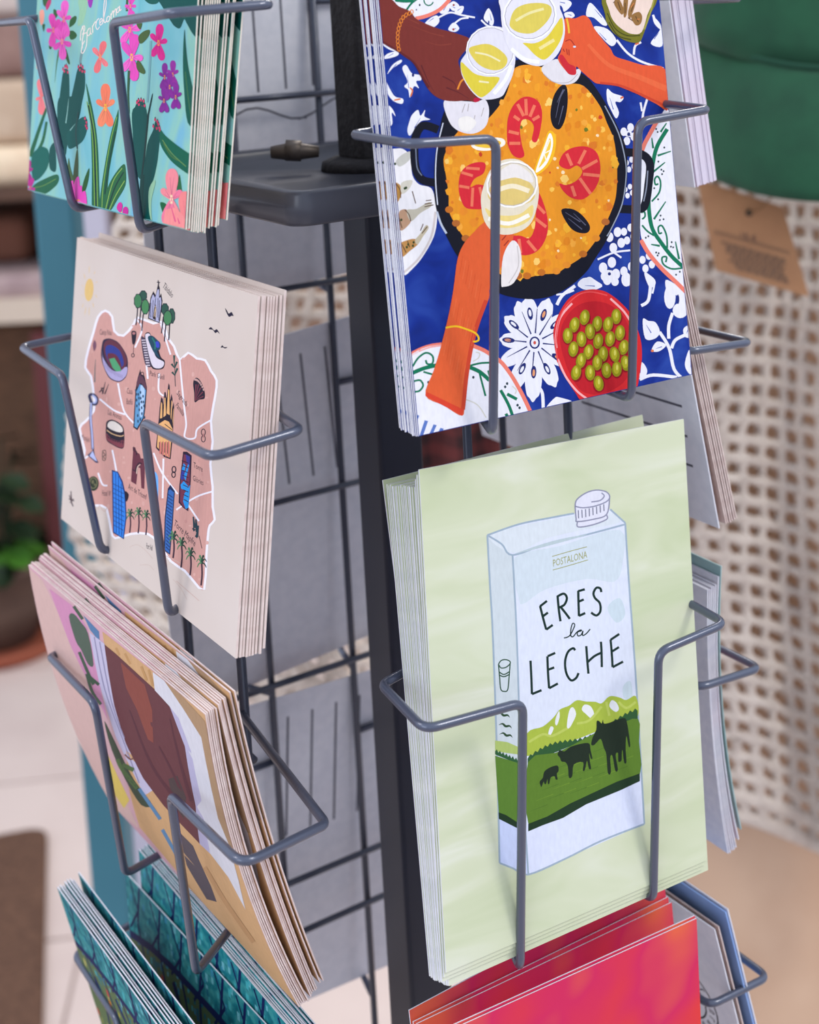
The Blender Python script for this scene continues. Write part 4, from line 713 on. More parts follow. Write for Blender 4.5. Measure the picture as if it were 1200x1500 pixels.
A.poly('400,540 410,470 430,480 425,560', (52, 60, 150)); A.poly('440,350 475,370 472,440 450,420', (60, 60, 140)); A.line([[(410 + 2 * k, 400 + 38 * k), (462, 420 + 38 * k)] for k in range(9)], 6, (40, 26, 50))
A.text('Torre', (500, 452), (572, 490), (2, -42), BKI); A.text('Glòries', (496, 555), (578, 595), (2, -42), BKI); A.text('Torre Mapfre', (345, 905), (510, 1075), (14, -44), BKI); A.ring(348, 470, 15, 24, 9, BKI); A.ring(345, 510, 14, 22, 8, BKI); A.text('Port Vell', (130, 1090), (178, 1108), (2, -44), BKI)
palm(345, 1010, 155); palm(408, 1060, 180); palm(478, 1140, 160); palm(565, 1200, 180)
A.line(['545,990 568,1090'], 5, BKI); A.line(['500,840 510,930', '520,860 530,960', '540,910 528,1000', '495,930 512,950', '515,990 535,1000'], 22, (36, 62, 72), (.5, 1)); A.line(['0,1080 60,1060 130,1110 180,1170', '80,1220 150,1220 190,1260', '340,1330 400,1400 450,1490'], 4, (206, 184, 172))
map_print = [('print', art_mesh(A))]; map_me = card_mesh(.148, .105, 0, CREAM, KRAFT_EDGE, 'illustrated_map_postcard', .0007)
sp = [(1.05 * k, 1.0 * k, rj(.4), rj(.3), rj(.12)) for k in range(1, 8)] + [(8.4, 7.9, .5, 1.8, .1)]
stack('illustrated_map_postcard', map_me, map_print, MAP, sp, .105, 'front cream postcard with an illustrated pink map of a city and its landmarks', '%s cream illustrated map postcard counted from the front of its stack', 'map postcards stacked in the second left pocket')

#---- pink portrait card
PIN = (-.08707, .00669, -.2722, .22622, .00267, -1.53131); BOWP = .0042
PINKB = multi('dusty_pink_print', [(.3, (206, 172, 172)), (.55, (212, 164, 176)), (.75, (214, 186, 176))], 14, (2, 1, .3))
A = Art(PIN, .148, .105, BOWP); A.zoom(0, 0, 1)
A.poly('38,828 62,850 118,960 150,1085 195,1195 205,1215 160,1180', (212, 178, 170)); A.poly('72,862 110,890 128,920 140,970 158,1055 148,1035 125,990 105,950', (206, 142, 176))
A.poly('150,925 225,984 310,1050 335,1150 450,1492 430,1490 205,1212 190,1160 185,1100 160,990', (206, 164, 118)); A.poly('158,1105 190,1172 182,1184 163,1156', (218, 192, 98))
A.poly('122,901 145,925 146,940 132,923', (86, 124, 164)); A.poly('131,926 153,943 168,1030 195,1093 228,1155 212,1165 170,1080 146,1003', (196, 190, 214)); A.line(['138,933 153,1008 180,1083 204,1147', '146,940 164,1030 190,1100'], 1.7, (146, 142, 172))
A.blob('101,904 108,899 119,912 129,928 137,973 129,973 119,952 111,939', (82, 98, 84), 3); A.line(['116,955 127,981 137,1003', '127,987 135,1013 148,1032', '132,992 145,1003', '108,888 121,907'], 4.4, (70, 92, 72)); A.blob('153,1056 169,1088 191,1133 207,1157 223,1179 207,1179 185,1144 164,1099', (66, 78, 62), 3); A.line(['172,1112 180,1128 201,1155', '180,1120 196,1128'], 6, (84, 110, 66)); A.line(['204,1155 215,1171 235,1200', '238,1215 255,1245 268,1268'], 5, (92, 134, 170))
A.poly('153,944 169,957 207,992 228,1011 249,1035 271,1093 287,1180 293,1236 268,1210 240,1180 210,1140 185,1090 168,1035', (104, 60, 64)); A.poly('177,970 212,1003 223,1040 225,1088 217,1083 201,1040 185,1008', (138, 74, 64)); A.line(['190,1040 222,1120 260,1173', '233,1093 260,1146 276,1195', '249,1053 265,1120 281,1173'], 6, (90, 50, 58), (.3, 1)); A.poly('247,1141 260,1136 273,1168 270,1200 255,1178', (78, 64, 64)); A.stroke('183,1105 191,1112 196,1110', 2.2, (126, 84, 72))
A.line(['170,949 175,960', '183,957 191,973', '207,976 215,997', '218,981 224,1005'], 3.4, (190, 146, 96))
A.poly('224,984 241,997 268,1037 295,1080 306,1136 320,1199 337,1240 350,1290 360,1332 335,1285 309,1251 293,1236 287,1180 271,1093 249,1035 227,1011', (214, 212, 218)); A.poly('249,1035 262,1052 280,1100 295,1170 307,1243 308,1250 293,1236 287,1180 271,1093', (184, 178, 206))
A.poly('241,997 262,1014 300,1056 304,1072 322,1150 345,1240 337,1240 320,1199 306,1136 295,1080 268,1037', (172, 140, 108)); A.poly('263,1219 283,1239 309,1297 318,1321 303,1317 274,1268', (90, 80, 86)); A.line(['274,1297 326,1365 383,1431', '300,1270 330,1320 372,1380'], 6, (192, 148, 104))
pin_print = [('print', art_mesh(A))]; pin_me = card_mesh(.148, .105, BOWP, PINKB, KRAFT_EDGE, 'pink_portrait_postcard')
A2 = Art(PIN, .148, .105, .0022); A2.shapes = list(A.shapes); pin_me2 = card_mesh(.148, .105, .0022, PINKB, KRAFT_EDGE, 'pink_portrait_postcard'); pin_print2 = [('print', art_mesh(A2))]
stack('pink_portrait_postcard', pin_me, pin_print, PIN, [(.62 * k, .66 * k, rj(.5), rj(.5), rj(.15)) for k in range(1, 6)], .105, 'front dusty pink portrait postcard with dark red hair, leaning out of its pocket', '%s bowed pink portrait postcard counted from the front of its stack', 'pink portrait postcards, front bundle')
P2 = behind(PIN, .0042, .0008)
for k, (d, dz, rl) in enumerate([(0, 0, 0), (.65, .4, .1), (1.3, .2, -.1), (2.0, .6, .1), (2.7, .2, 0), (4.3, 2.4, .5), (5.4, 3.2, .9)]):
    P = behind(P2, d * .001, dz * .001, rj(.0005), 0, math.radians(rl)); place('pink_portrait_postcard', pin_me2, pin_print2, P, '%s pink portrait postcard of the rear bundle, counted towards the wire grid' % (['first'] + ORD)[k], 'pink portrait postcards, rear bundle')

#---- stained glass cards
ST1 = (-.09329, 0., -.39621, .1924, -.03216, -1.56339); ST2 = (-.0893, -.00234, -.40051, -.03363, -.08529, -1.56216)
SGB = multi('teal_mosaic_print', [(.3, (16, 92, 104)), (.45, (28, 122, 132)), (.6, (64, 150, 150)), (.75, (24, 84, 112))], 160, (1, 1, 1.4), distort=.3)
def stained(P):
    A = Art(P, .148, .105); r = random.Random(11); NV = (22, 34, 84)
    def L(x, z): return (x * .148 - .074, z * .105)
    def rp(p, c): A.raw([L(*q) for q in p], c)
    def rs(p, wd, c):
        for a, b in zip(p[:-1], p[1:]):
            a, b = L(*a), L(*b); dx, dz = b[0] - a[0], b[1] - a[1]; l = math.hypot(dx, dz); n_ = (-dz / l * wd / 2, dx / l * wd / 2)
            A.raw([(a[0] + n_[0], a[1] + n_[1]), (b[0] + n_[0], b[1] + n_[1]), (b[0] - n_[0], b[1] - n_[1]), (a[0] - n_[0], a[1] - n_[1])][::-1], c)
    def disc(x, z, rx, rz, c, n=20): rp([(x + rx * math.cos(2 * math.pi * k / n), z + rz * math.sin(2 * math.pi * k / n)) for k in range(n)], c)
    rp([(0, 0), (1, 0), (1, .80), (.6, .84), (.3, .83), (0, .77)], (92, 112, 74))
    for k in range(330):
        x, z = r.random(), r.uniform(0, .76); s_ = r.uniform(.008, .016); c = r.choice([(190, 170, 60), (90, 140, 90), (60, 120, 120), (150, 150, 70), (206, 120, 50), (70, 110, 70), (196, 186, 110), (50, 100, 130), (198, 70, 60)])
        rp([(x - s_ * .6, z - s_), (x + s_ * .5, z - s_ * 1.1), (x + s_ * .7, z + s_ * 1.2), (x - s_ * .4, z + s_ * 1.3)], c)
    for k in range(170):
        x, z = r.random(), r.uniform(.76, 1); s_ = r.uniform(.008, .014); rp([(x - s_ * .5, z - s_), (x + s_ * .5, z - s_), (x + s_ * .6, z + s_), (x - s_ * .5, z + s_)], r.choice([(70, 170, 176), (110, 180, 190), (30, 110, 130), (60, 140, 170)]))
    rs([(0, .77), (.15, .81), (.3, .83), (.6, .84), (.85, .82), (1, .80)], .0030, NV)
    for x in (.1, .24, .38, .5, .62, .74, .88): rs([(x, 1), (x - .03, .85), (x + .04 * (1 if x < .5 else -1), .6), (x, .45)], .0018, NV)
    for p in ([(.1, .3), (.2, .55), (.36, .66), (.52, .68)], [(.52, .68), (.68, .66), (.84, .55), (.94, .3)], [(.2, .55), (.12, .72)], [(.36, .66), (.3, .78)], [(.68, .66), (.74, .78)], [(.84, .55), (.92, .74)]): rs(p, .0036, NV)
    for x in (.03, .17, .31, .45, .57, .69, .81, .95): rs([(x, .99), (x + .05, .9), (x - .02, .8)], .0012, NV)
    rp([(.18, 0), (.2, .3), (.26, .5), (.38, .6), (.52, .62), (.66, .6), (.78, .5), (.84, .3), (.86, 0)], (190, 188, 140)); rp([(.2, .1), (.24, .42), (.34, .54), (.34, 0), (.2, 0)], (126, 132, 74))
    rs([(.18, 0), (.2, .3), (.26, .5), (.38, .6), (.52, .62), (.66, .6), (.78, .5), (.84, .3), (.86, 0)], .0018, NV)
    for p in ([(.34, 0), (.34, .55)], [(.68, 0), (.68, .56)], [(.2, .25), (.34, .3)], [(.68, .3), (.84, .25)]): rs(p, .0010, (40, 44, 40))
    disc(.51, .24, .115, .19, NV); disc(.51, .24, .1, .165, (60, 140, 150)); disc(.51, .24, .085, .14, NV); disc(.51, .24, .072, .12, (214, 214, 220))
    rp([(.44, .24), (.58, .24), (.58, .20), (.44, .20)], (190, 40, 60)); 
    for k in range(6): rs([(.455 + k * .022, .26), (.46 + k * .022, .30)], .0012, NV); rp([(.45 + k * .022, .245), (.462 + k * .022, .245), (.462 + k * .022, .215), (.45 + k * .022, .215)], (190, 40, 60) if k % 2 else (214, 214, 220))
    rp([(.4, .44), (.43, .54), (.455, .47), (.485, .57), (.51, .48), (.535, .57), (.565, .47), (.59, .54), (.62, .44)], NV)
    for k in range(7): rs([(.42 + k * .03, .45), (.42 + k * .03, .50)], .0007, (190, 190, 150))
    return A
sg_print = [('print', art_mesh(stained(ST1)))]; sg_me = card_mesh(.148, .105, 0, SGB, PAPER, 'stained_glass_postcard')
stack('stained_glass_postcard', sg_me, sg_print, ST1, [(.47 * k, 1.0 * k, rj(.3), rj(.9), rj(.2)) for k in range(1, 7)] + [(3.5, 8.6, .3, 1.2, .2)], .105, 'front teal stained glass postcard leaning outwards over the lowest left pocket', '%s stained glass postcard counted from the outward leaning front one', 'stained glass postcards, outer bundle')
place('stained_glass_postcard', sg_me, sg_print, ST2, 'single stained glass postcard standing between the two bundles of its pocket', )
ST3 = (-.0854, -.00806, -.39078, -.012, -.02754, -1.56795)
stack('stained_glass_postcard', sg_me, sg_print, ST3, [(.64 * k, .66 * k, rj(.3) - .19 * k, rj(.5), rj(.15) + .06 * k) for k in range(1, 12)], .105, 'foremost stained glass postcard of the inner bundle against the wire grid', '%s stained glass postcard counted from the front of the inner bundle', 'stained glass postcards, inner bundle')

#---- the cards of the two far sides, seen by edge and back
def lines_print(w, h, kind):
    A = Art((0, 0, 0, 0, 0, 0), w, h, 0, True); G = (96, 96, 108)
    def bar(x0, z0, x1, z1, wd=.0005, c=G):
        dx, dz = x1 - x0, z1 - z0; l = math.hypot(dx, dz) or 1e-9; n_ = (-dz / l * wd, dx / l * wd); A.raw([(x0 + n_[0], z0 + n_[1]), (x1 + n_[0], z1 + n_[1]), (x1 - n_[0], z1 - n_[1]), (x0 - n_[0], z0 - n_[1])], c)
    if kind == 'portrait':
        for k in range(5): x = -.030 + .0115 * k; bar(x, .083, x, .138)
        bar(.0465, .02, .0465, .128, .0004)
    elif kind == 'wave':
        for k in range(4): x = -.026 + .0125 * k; bar(x, .083, x, .140)
        P = [(-.05 + .005 * k, .0735 + .0035 * math.sin(k * .75)) for k in range(21)]
        for a, b in zip(P[:-1], P[1:]): bar(*a, *b, .0004)
        A.raw([(-.0215 + .0006 * math.cos(k), .070 + .0006 * math.sin(k)) for k in range(6)], G); A.raw([(-.0185 + .0006 * math.cos(k), .070 + .0006 * math.sin(k)) for k in range(6)], G)
    elif kind == 'landscape':
        for k in range(4): z = .022 + .0115 * k; bar(-.066, z, -.006, z)
        bar(.006, .01, .006, .095, .0003)
    elif kind == 'stamp':
        c = (34, 32, 44)
        for cx, cz in ((-.040, .060), (-.036, .012)):
            for rr in (1., .72):
                P = [(cx + .022 * rr * math.cos(t), cz + .0165 * rr * math.sin(t)) for t in [2 * math.pi * k / 28 for k in range(29)]]
                for a, b in zip(P[:-1], P[1:]): bar(*a, *b, .00035, c)
            for k in range(22):
                t = 2 * math.pi * k / 22; x, z = cx + .0188 * math.cos(t), cz + .0141 * math.sin(t); u = (math.cos(t) * .0013, math.sin(t) * .0013); v = (-u[1], u[0])
                bar(x - u[0], z - u[1], x + u[0], z + u[1], .00025, c); bar(x - u[0] + v[0] * .8, z - u[1] + v[1] * .8, x + u[0] * (k % 3 - 1) + v[0] * .8, z + u[1] * (k % 3 - 1) + v[1] * .8, .00025, c); bar(x + u[0], z + u[1], x + u[0] + v[0] * .8, z + u[1] + v[1] * .8, .00025, c)
    return art_mesh(A)
HP = math.pi / 2
GREY_BACK = mat('white_card_back', (238, 239, 246), .7, c2=(230, 232, 240), scale=200)
PASTEL = multi('pastel_rainbow_print', [(.3, (214, 226, 246)), (.42, (230, 206, 226)), (.55, (240, 226, 210)), (.7, (176, 204, 240))], 16, (.2, 1, 2.2))
pl = lines_print(.148, .105, 'landscape')
c0 = card_mesh(.148, .105, 0, PASTEL, GREY_BACK, 'pastel_postcard'); c0e = card_mesh(.148, .105, 0, PASTEL, mat('pastel_tinted_edge', (222, 218, 232), .6, c2=(226, 208, 224), scale=9, stretch=(.1, 1, 3)), 'pastel_postcard', .0006); C0 = (.09579, .00429, -.0382, -.13484, .00334, HP)
stack('pastel_postcard', c0e, [], C0, [(.68 * k, .68 * k, rj(.25), rj(.2), 0) for k in range(1, 14)] , .105, 'front pastel rainbow postcard of the stack facing the green cap', '%s pastel rainbow postcard counted from the cap side of its stack', 'pastel postcards beside the cap')
place('pastel_postcard', c0, [('address_lines', pl)], behind(C0, .0102, 0.0, .0), 'rearmost pastel postcard beside the cap, grey back turned to the rack')
BRN = multi('brown_green_print', [(.35, (110, 84, 66)), (.5, (150, 100, 80)), (.65, (70, 96, 70))], 20)
c1 = card_mesh(.148, .105, 0, BRN, KRAFT_EDGE, 'brown_postcard'); C1 = (.09185, -.00517, -.15794, -.21519, .00028, HP)
stack('brown_postcard', c1, [], C1, [(1.0 * k, 1.0 * k, rj(.3), rj(.5), 0) for k in range(1, 6)], .105, 'front brown postcard of the stack hanging before the crochet', '%s brown postcard counted from the crochet side of its stack', 'brown postcards before the crochet')
place('brown_postcard', card_mesh(.148, .105, 0, BRN, GREY_BACK, 'brown_postcard'), [('address_lines', pl)], behind(C1, .0085, 0, 0, .03), 'rearmost brown postcard leaning apart, ruled grey back turned to the rack')
TEALP = multi('teal_pink_print', [(.35, (214, 150, 160)), (.5, (190, 176, 178)), (.62, (140, 186, 182))], 10, (.3, 1, 2.5))
C2 = (.0975, .00194, -.2797, -.07692, -.02034, HP)
for k, (d, dz, bw) in enumerate([(0, 0, .0045), (1.6, -3.5, .0045), (3.2, -6, .004), (4.2, -6.4, .0038), (5.2, -6.2, .0036), (6.2, -6.8, .0034), (7.2, -6.5, .003)]):
    me = card_mesh(.148, .105, -bw, TEALP, PAPER if k else mat('pale_teal_card_back', (150, 186, 186), .7, c2=(160, 192, 190), scale=100), 'teal_postcard')
    place('teal_postcard', me, [], behind(C2, d * .001 + .0008, dz * .001), 'tallest teal postcard of the curved stack before the crochet' if k == 0 else '%s curved teal postcard counted from the tallest one inwards' % ORD[k - 1], None if k == 0 else 'curved teal postcards before the crochet')
SKY = mat('sky_blue_card', (142, 178, 236), .6, c2=(154, 188, 240), scale=60); C3 = (.09971, -.01406, -.4015, -.22508, .02447, HP)
c3 = card_mesh(.148, .105, 0, SKY, SKY, 'sky_blue_postcard'); c3w = card_mesh(.148, .105, 0, SKY, PAPER, 'sky_blue_postcard')
place('sky_blue_postcard', c3w, [], C3, 'outer sky blue postcard with white edge behind the red cards'); place('sky_blue_postcard', c3, [], behind(C3, .0012, -.0004), 'inner sky blue postcard showing its blue back behind the red cards')
c4 = card_mesh(.148, .105, 0, BRN, KRAFT_EDGE, 'stamped_postcard'); c5 = card_mesh(.148, .105, 0, BRN, GREY_BACK, 'stamped_postcard')
place('stamped_postcard', c4, [], behind(C3, .0050, -.0045, .001), 'beige edged postcard between the blue and the stamped cards')
place('stamped_postcard', c5, [('stamp_print', lines_print(.148, .105, 'stamp'))], behind(C3, .0066, -.0048, .0015), 'postcard with round black stamps on its grey back beside the red cards')
pp = lines_print(.105, .148, 'portrait'); pw = lines_print(.105, .148, 'wave')
dme = card_mesh(.105, .148, 0, BRN, GREY_BACK, 'ruled_postcard')
for k, (P, kind, lab) in enumerate([((0, .100, -.0862, -.08, .043, math.pi), pw, 'postcard back with ruled lines and a wavy line, behind the moulded tray'), ((0, .100, -.2512, -.08, .0866, math.pi), pp, 'tilted postcard back with ruled address lines, behind the middle of the rack'), ((0, .100, -.4041, -.08, -.0438, math.pi), pp, 'lowest postcard back with ruled address lines, seen through the rack')]):
    place('ruled_postcard', dme, [('address_lines', kind)], behind(P, .0016), lab)

# ================================================================ BACKGROUND
# teal frame that carries the hanging goods
TEALM = mat('teal_paint', (48, 108, 126), .5, c2=(54, 116, 132), scale=6)
pL = at(86, 300, 1.06); wd = .0285; pR = pL + VR * 1.15
stand = tag(empty('teal_display_frame', (pL.x, pL.y, ZF)), 'teal painted wooden frame with two posts and a top rail', 'display frame')
def sb(mb, name, parent, m, smooth=False, bevel=0):
    o = Vector(parent.location); mb.V = [v - o for v in mb.V]; return mb.build(name, m, parent, smooth, None, bevel)
def obox(c, hx, hy, z0, z1):
    mb = MB(); V = [Vector((*(c + VR * a * hx + VD * b * hy).xy, z)) for a in (-1, 1) for b in (-1, 1) for z in (z0, z1)]
    mb.add(V, [[0, 1, 3, 2], [4, 6, 7, 5], [0, 4, 5, 1], [2, 3, 7, 6], [0, 2, 6, 4], [1, 5, 7, 3]]); return mb
for p in (pL, pR): sb(obox(p, wd / 2, wd / 2, ZF, .42), 'post', stand, TEALM, False, .003)
sb(obox((pL + pR) / 2, 1.15 / 2 + .02, .014, .40, .43), 'rail', stand, TEALM, False, .003)
for p in (pL, pR):
    sb(obox(p, .03, .2, ZF, ZF + .03), 'foot', stand, TEALM, False, .003)
# white framed cabinet with a brown board
wp = at(140, 310, 1.45); cab = tag(empty('narrow_cabinet', (wp.x, wp.y, ZF)), 'white post and brown wooden board of a cabinet behind the teal frame', 'cabinet')
sb(obox(wp, .0125, .012, ZF, .6), 'white_post', cab, mat('white_paint', (196, 194, 210), .5, c2=(186, 184, 200), scale=8), False, .002)
bp_ = at(205, 310, 1.47); sb(obox(bp_, .035, .008, ZF, .6), 'brown_board', cab, mat('brown_wood', (118, 88, 62), .6, c2=(98, 72, 50), scale=10, stretch=(8, 8, 1)))
# crochet throw: every mesh of the openwork is a real hole
CR = mat('cream_cotton_yarn', (216, 203, 190), .9, 0, .2, c2=(198, 184, 172), scale=60, bump=.9, bscale=350, sheen=.2)
NU, NV_ = 44, 52; g0 = {}
def drape(u, v):
    yb = 985 + 300 * u ** 1.3; y = -330 + (yb + 330) * v; xl = float(np.interp(-330 + 1315 * v, [-330, 300, 500, 700, 780, 850, 985], [230, 190, 120, 94, 100, 124, 190])); x = xl + (1345 - xl) * u
    d = .965 + .020 * math.sin(u * 21 + v * 2.5) * (.3 + .7 * v) + .012 * math.sin(u * 43 - v * 5) * v - .022 * math.exp(-((u - .885 - .05 * v) / .05) ** 2) * min(1, v * 2)
    return at(x + 8 * math.sin(v * 9 + u * 7), y + 5 * math.sin(u * 25 + v * 4), d)
mb = MB(); rnd = random.Random(2)
for j in range(NV_ + 1):                                   # the rows: one lumpy yarn each
    mb.tube([drape(i / NU / 2, j / NV_) + Vector((rj(.0006), rj(.0006), rj(.0008))) for i in range(2 * NU + 1)], [.0036 * (1.25 if i % 2 == 0 else .85) * rnd.uniform(.85, 1.2) for i in range(2 * NU + 1)], 7)
for i in range(NU + 1):                                    # the stitches that stand between two rows
    for j in range(NV_):
        a = drape(i / NU, j / NV_); b = drape(min(max(i + rnd.uniform(-.18, .18), 0), NU) / NU, (j + 1) / NV_); m_ = (a + b) / 2 + VD * rnd.uniform(-.0012, .0006); r_ = .0035 * rnd.uniform(.85, 1.3)
        mb.tube([a, m_, b], [r_ * 1.25, r_ * .85, r_ * 1.25], 6, cap=False)
for j in (NV_ - 1, NV_):                                   # thick hem
    mb.tube([drape(i / NU, j / NV_) for i in range(NU + 1)], .0055, 7)
o = mb.build('crochet_throw', CR, None, True)
tag(o, 'cream openwork crochet throw hanging behind the postcard rack', 'throw')
# tan linen cloth below the crochet
V = []; Fc = []; n1, n2 = 40, 30
for i in range(n1 + 1):
    for j in range(n2 + 1):
        u, v = i / n1, j / n2; V.append(at(880 + 480 * u, -330 + 2300 * v, 1.012 + .005 * math.sin(u * 9 + v * 8) + .004 * math.sin(u * 13 - v * 19)))
for i in range(n1):
    for j in range(n2): k = i * (n2 + 1) + j; Fc.append([k, k + 1, k + n2 + 2, k + n2 + 1])
o = link_mesh('linen_cloth', V, Fc, mat('tan_linen', (214, 182, 154), .9, 0, .2, c2=(200, 164, 136), scale=9, bump=.3, bscale=60), None, None, True)
so = o.modifiers.new('thick', 'SOLIDIFY'); so.thickness = .002; tag(o, 'plain tan linen cloth hanging below and behind the crochet throw', 'cloth')
# green cap
CAPM = mat('green_cotton_twill', (34, 84, 58), .85, 0, .25, c2=(30, 74, 52), scale=40, bump=.25, bscale=900, sheen=.15)
capc = at(1232, 60, .82); cap = tag(empty('green_cap', capc), 'dark green cotton cap hanging above the kraft tag', 'cap')
def gridmesh(fn, nu, nv):
    mb = MB(); mb.add([fn(i / nu, j / nv) for i in range(nu + 1) for j in range(nv + 1)], [[i * (nv + 1) + j, i * (nv + 1) + j + 1, (i + 1) * (nv + 1) + j + 1, (i + 1) * (nv + 1) + j] for i in range(nu) for j in range(nv)]); return mb
def seam(a): return 100 - 52 * a * a
def brim(u, v):
    a = u * 2 - 1; x = 1228 + 225 * a * (1 - .02 * v); y = seam(a) * (1 - v) + (296 - 52 * abs(a) ** 2.4) * v; return at(x, y, .795 - .028 * math.sin(v * 1.5) + .075 * a * a)
o = sb(gridmesh(brim, 30, 12), 'brim', cap, CAPM, True); so = o.modifiers.new('thick', 'SOLIDIFY'); so.thickness = .003
def crown(u, v):
    a = u * 2 - 1; th = a * math.pi * .98 * .5; ph = v * math.pi * .5; r = math.cos(ph) ** .7
    x = 1228 + 222 * math.sin(th) * r; y = (seam(math.sin(th)) + 8) * (1 - v) - 300 * math.sin(ph); return at(x, y, .880 - .075 * math.cos(th) * r)
o = sb(gridmesh(crown, 32, 14), 'crown', cap, CAPM, True); so = o.modifiers.new('thick', 'SOLIDIFY'); so.thickness = .002
mb = MB(); mb.tube([brim(i / 30, 0.0) + VD * -.0012 for i in range(31)], .0016, 8); sb(mb, 'seam', cap, mat('dark_green_thread', (20, 70, 50), .9), True)
mb = MB(); mb.lathe([(0, .004), (.006, .003), (.007, 0), (0, -.002)], crown(.5, .99), 12); sb(mb, 'button', cap, CAPM, True)
# kraft tag
tg = [at(*p, .835) for p in ((1021, 262), (1147, 303), (1186, 435), (1049, 396))]; c = sum(tg, Vector()) / 4; nrm = (tg[1] - tg[0]).cross(tg[3] - tg[0]).normalized()
if nrm.dot(VD) > 0: nrm = -nrm
mb = MB(); mb.add([p - c for p in tg] + [p - c - nrm * .0006 for p in tg], [[0, 1, 2, 3], [7, 6, 5, 4], [0, 4, 5, 1], [1, 5, 6, 2], [2, 6, 7, 3], [3, 7, 4, 0]])
tago = mb.build('kraft_tag', mat('kraft_card', (186, 138, 98), .8, c2=(178, 130, 92), scale=60), None, False); tago.location = c; tag(tago, 'brown kraft price tag hanging below the green cap', 'price tag')
def tq(x, y): 
    q = at(1000 + x / 6, 250 + y / 6, 1.); d = q - CAM; t = (tg[0] - CAM).dot(nrm) / d.dot(nrm); return CAM + d * t + nrm * .0002 - c
pv = MB()
def tbar(a, b, w_):
    a, b = tq(*a), tq(*b); dd = (b - a).normalized(); n_ = dd.cross(nrm) * w_; pv.add([a + n_, b + n_, b - n_, a - n_], [[0, 1, 2, 3]])
for k in range(2): tbar((275, 525 + 18 * k), (940, 715 + 18 * k), .0003)
rnd = random.Random(4)
for k in range(9):
    x0 = 340 + 12 * k + rnd.uniform(-10, 40); x = x0; y0 = 625 + 24 * k
    while x < 890 + rnd.uniform(-20, 30): wl = rnd.uniform(20, 70); tbar((x, y0 + (x - 340) * .285), (x + wl, y0 + (x + wl - 340) * .285), .0008); x += wl + 12
pv.build('small_print', mat('grey_brown_ink', (134, 102, 78), .8), tago)
pv = MB(); fc = bpy.data.curves.new('t', 'FONT'); fc.body = '18 €'; fc.resolution_u = 3; fo = bpy.data.objects.new('t', fc); col.objects.link(fo); me = fo.evaluated_get(bpy.context.evaluated_depsgraph_get()).to_mesh()
x1 = max(v.co.x for v in me.vertices); y1 = max(v.co.y for v in me.vertices); pv.add([tq(505 + 150 * v.co.x / x1 - 6 * v.co.y / y1, 590 + 43 * v.co.x / x1 - 62 * v.co.y / y1) for v in me.vertices], [list(p.vertices) for p in me.polygons]); bpy.data.objects.remove(fo)
pv.build('price', mat('dark_brown_ink', (92, 70, 66), .8), tago)
mb = MB(); mb.lathe([(0, 0), (.0022, 0), (.0022, .0015), (0, .0015)], (0, 0, 0), 12); mb.V = [tq(585, 370) + (VR * v.x + Vector((0, 0, 1)) * v.y) + nrm * v.z * .3 for v in mb.V]; mb.build('hole', mat('tag_hole', (70, 60, 50), .9), tago)
kn = tq(585, 370); mb = MB(); mb.tube([kn + nrm * .001, kn + VR * .006 + Vector((0, 0, .002)) + nrm * .003, kn + VR * .014 + Vector((0, 0, .010)) + nrm * .004, kn + VR * .018 + Vector((0, 0, .030)) + nrm * .006], .0005, 6); mb.build('string', mat('jute_string', (150, 112, 76), .9), tago, True)
# plaid and brown cloth seen through the gap of the rack
V = []; Fc = []
def cloth(name, x0, x1, y0, y1, d0, m, label, cat, amp=.008):
    n1, n2 = 16, 20; V = [at(x0 + (x1 - x0) * i / n1, y0 + (y1 - y0) * j / n2, d0 + amp * math.sin(i * .9 + j * .15)) for i in range(n1 + 1) for j in range(n2 + 1)]
    Fc = [[i * (n2 + 1) + j, i * (n2 + 1) + j + 1, (i + 1) * (n2 + 1) + j + 1, (i + 1) * (n2 + 1) + j] for i in range(n1) for j in range(n2)]
    o = link_mesh(name, V, Fc, m, None, None, True); s_ = o.modifiers.new('thick', 'SOLIDIFY'); s_.thickness = .003; return tag(o, label, cat)
def plaid_material():
    m = bpy.data.materials.new('dark_red_plaid'); m.use_nodes = True; n = m.node_tree.nodes; lk = m.node_tree.links; b = n['Principled BSDF']; b.inputs['Roughness'].default_value = .9
    tc = n.new('ShaderNodeTexCoord'); out = None
    for ax in ('X', 'Z'):
        wv = n.new('ShaderNodeTexWave'); wv.bands_direction = ax; wv.inputs['Scale'].default_value = 22; rp = n.new('ShaderNodeValToRGB'); rp.color_ramp.elements[0].position = .45; rp.color_ramp.elements[1].position = .55
        rp.color_ramp.elements[0].color = (*lin((44, 22, 24)), 1); rp.color_ramp.elements[1].color = (*lin((96, 40, 38)), 1); lk.new(tc.outputs['Object'], wv.inputs['Vector']); lk.new(wv.outputs['Fac'], rp.inputs[0])
        if out is None: out = rp.outputs[0]
        else:
            mx = n.new('ShaderNodeMix'); mx.data_type = 'RGBA'; mx.inputs[0].default_value = .5; lk.new(out, mx.inputs[6]); lk.new(rp.outputs[0], mx.inputs[7]); lk.new(mx.outputs[2], b.inputs['Base Color'])
    return m
cloth('plaid_scarf', 560, 735, 300, 900, .90, plaid_material(), 'dark red plaid scarf seen through the rack below the paella cards', 'scarf')
cloth('brown_scarf', 728, 800, 300, 900, .905, mat('rust_brown_wool', (120, 78, 52), .9), 'rust brown scarf hanging beside the plaid one', 'scarf')
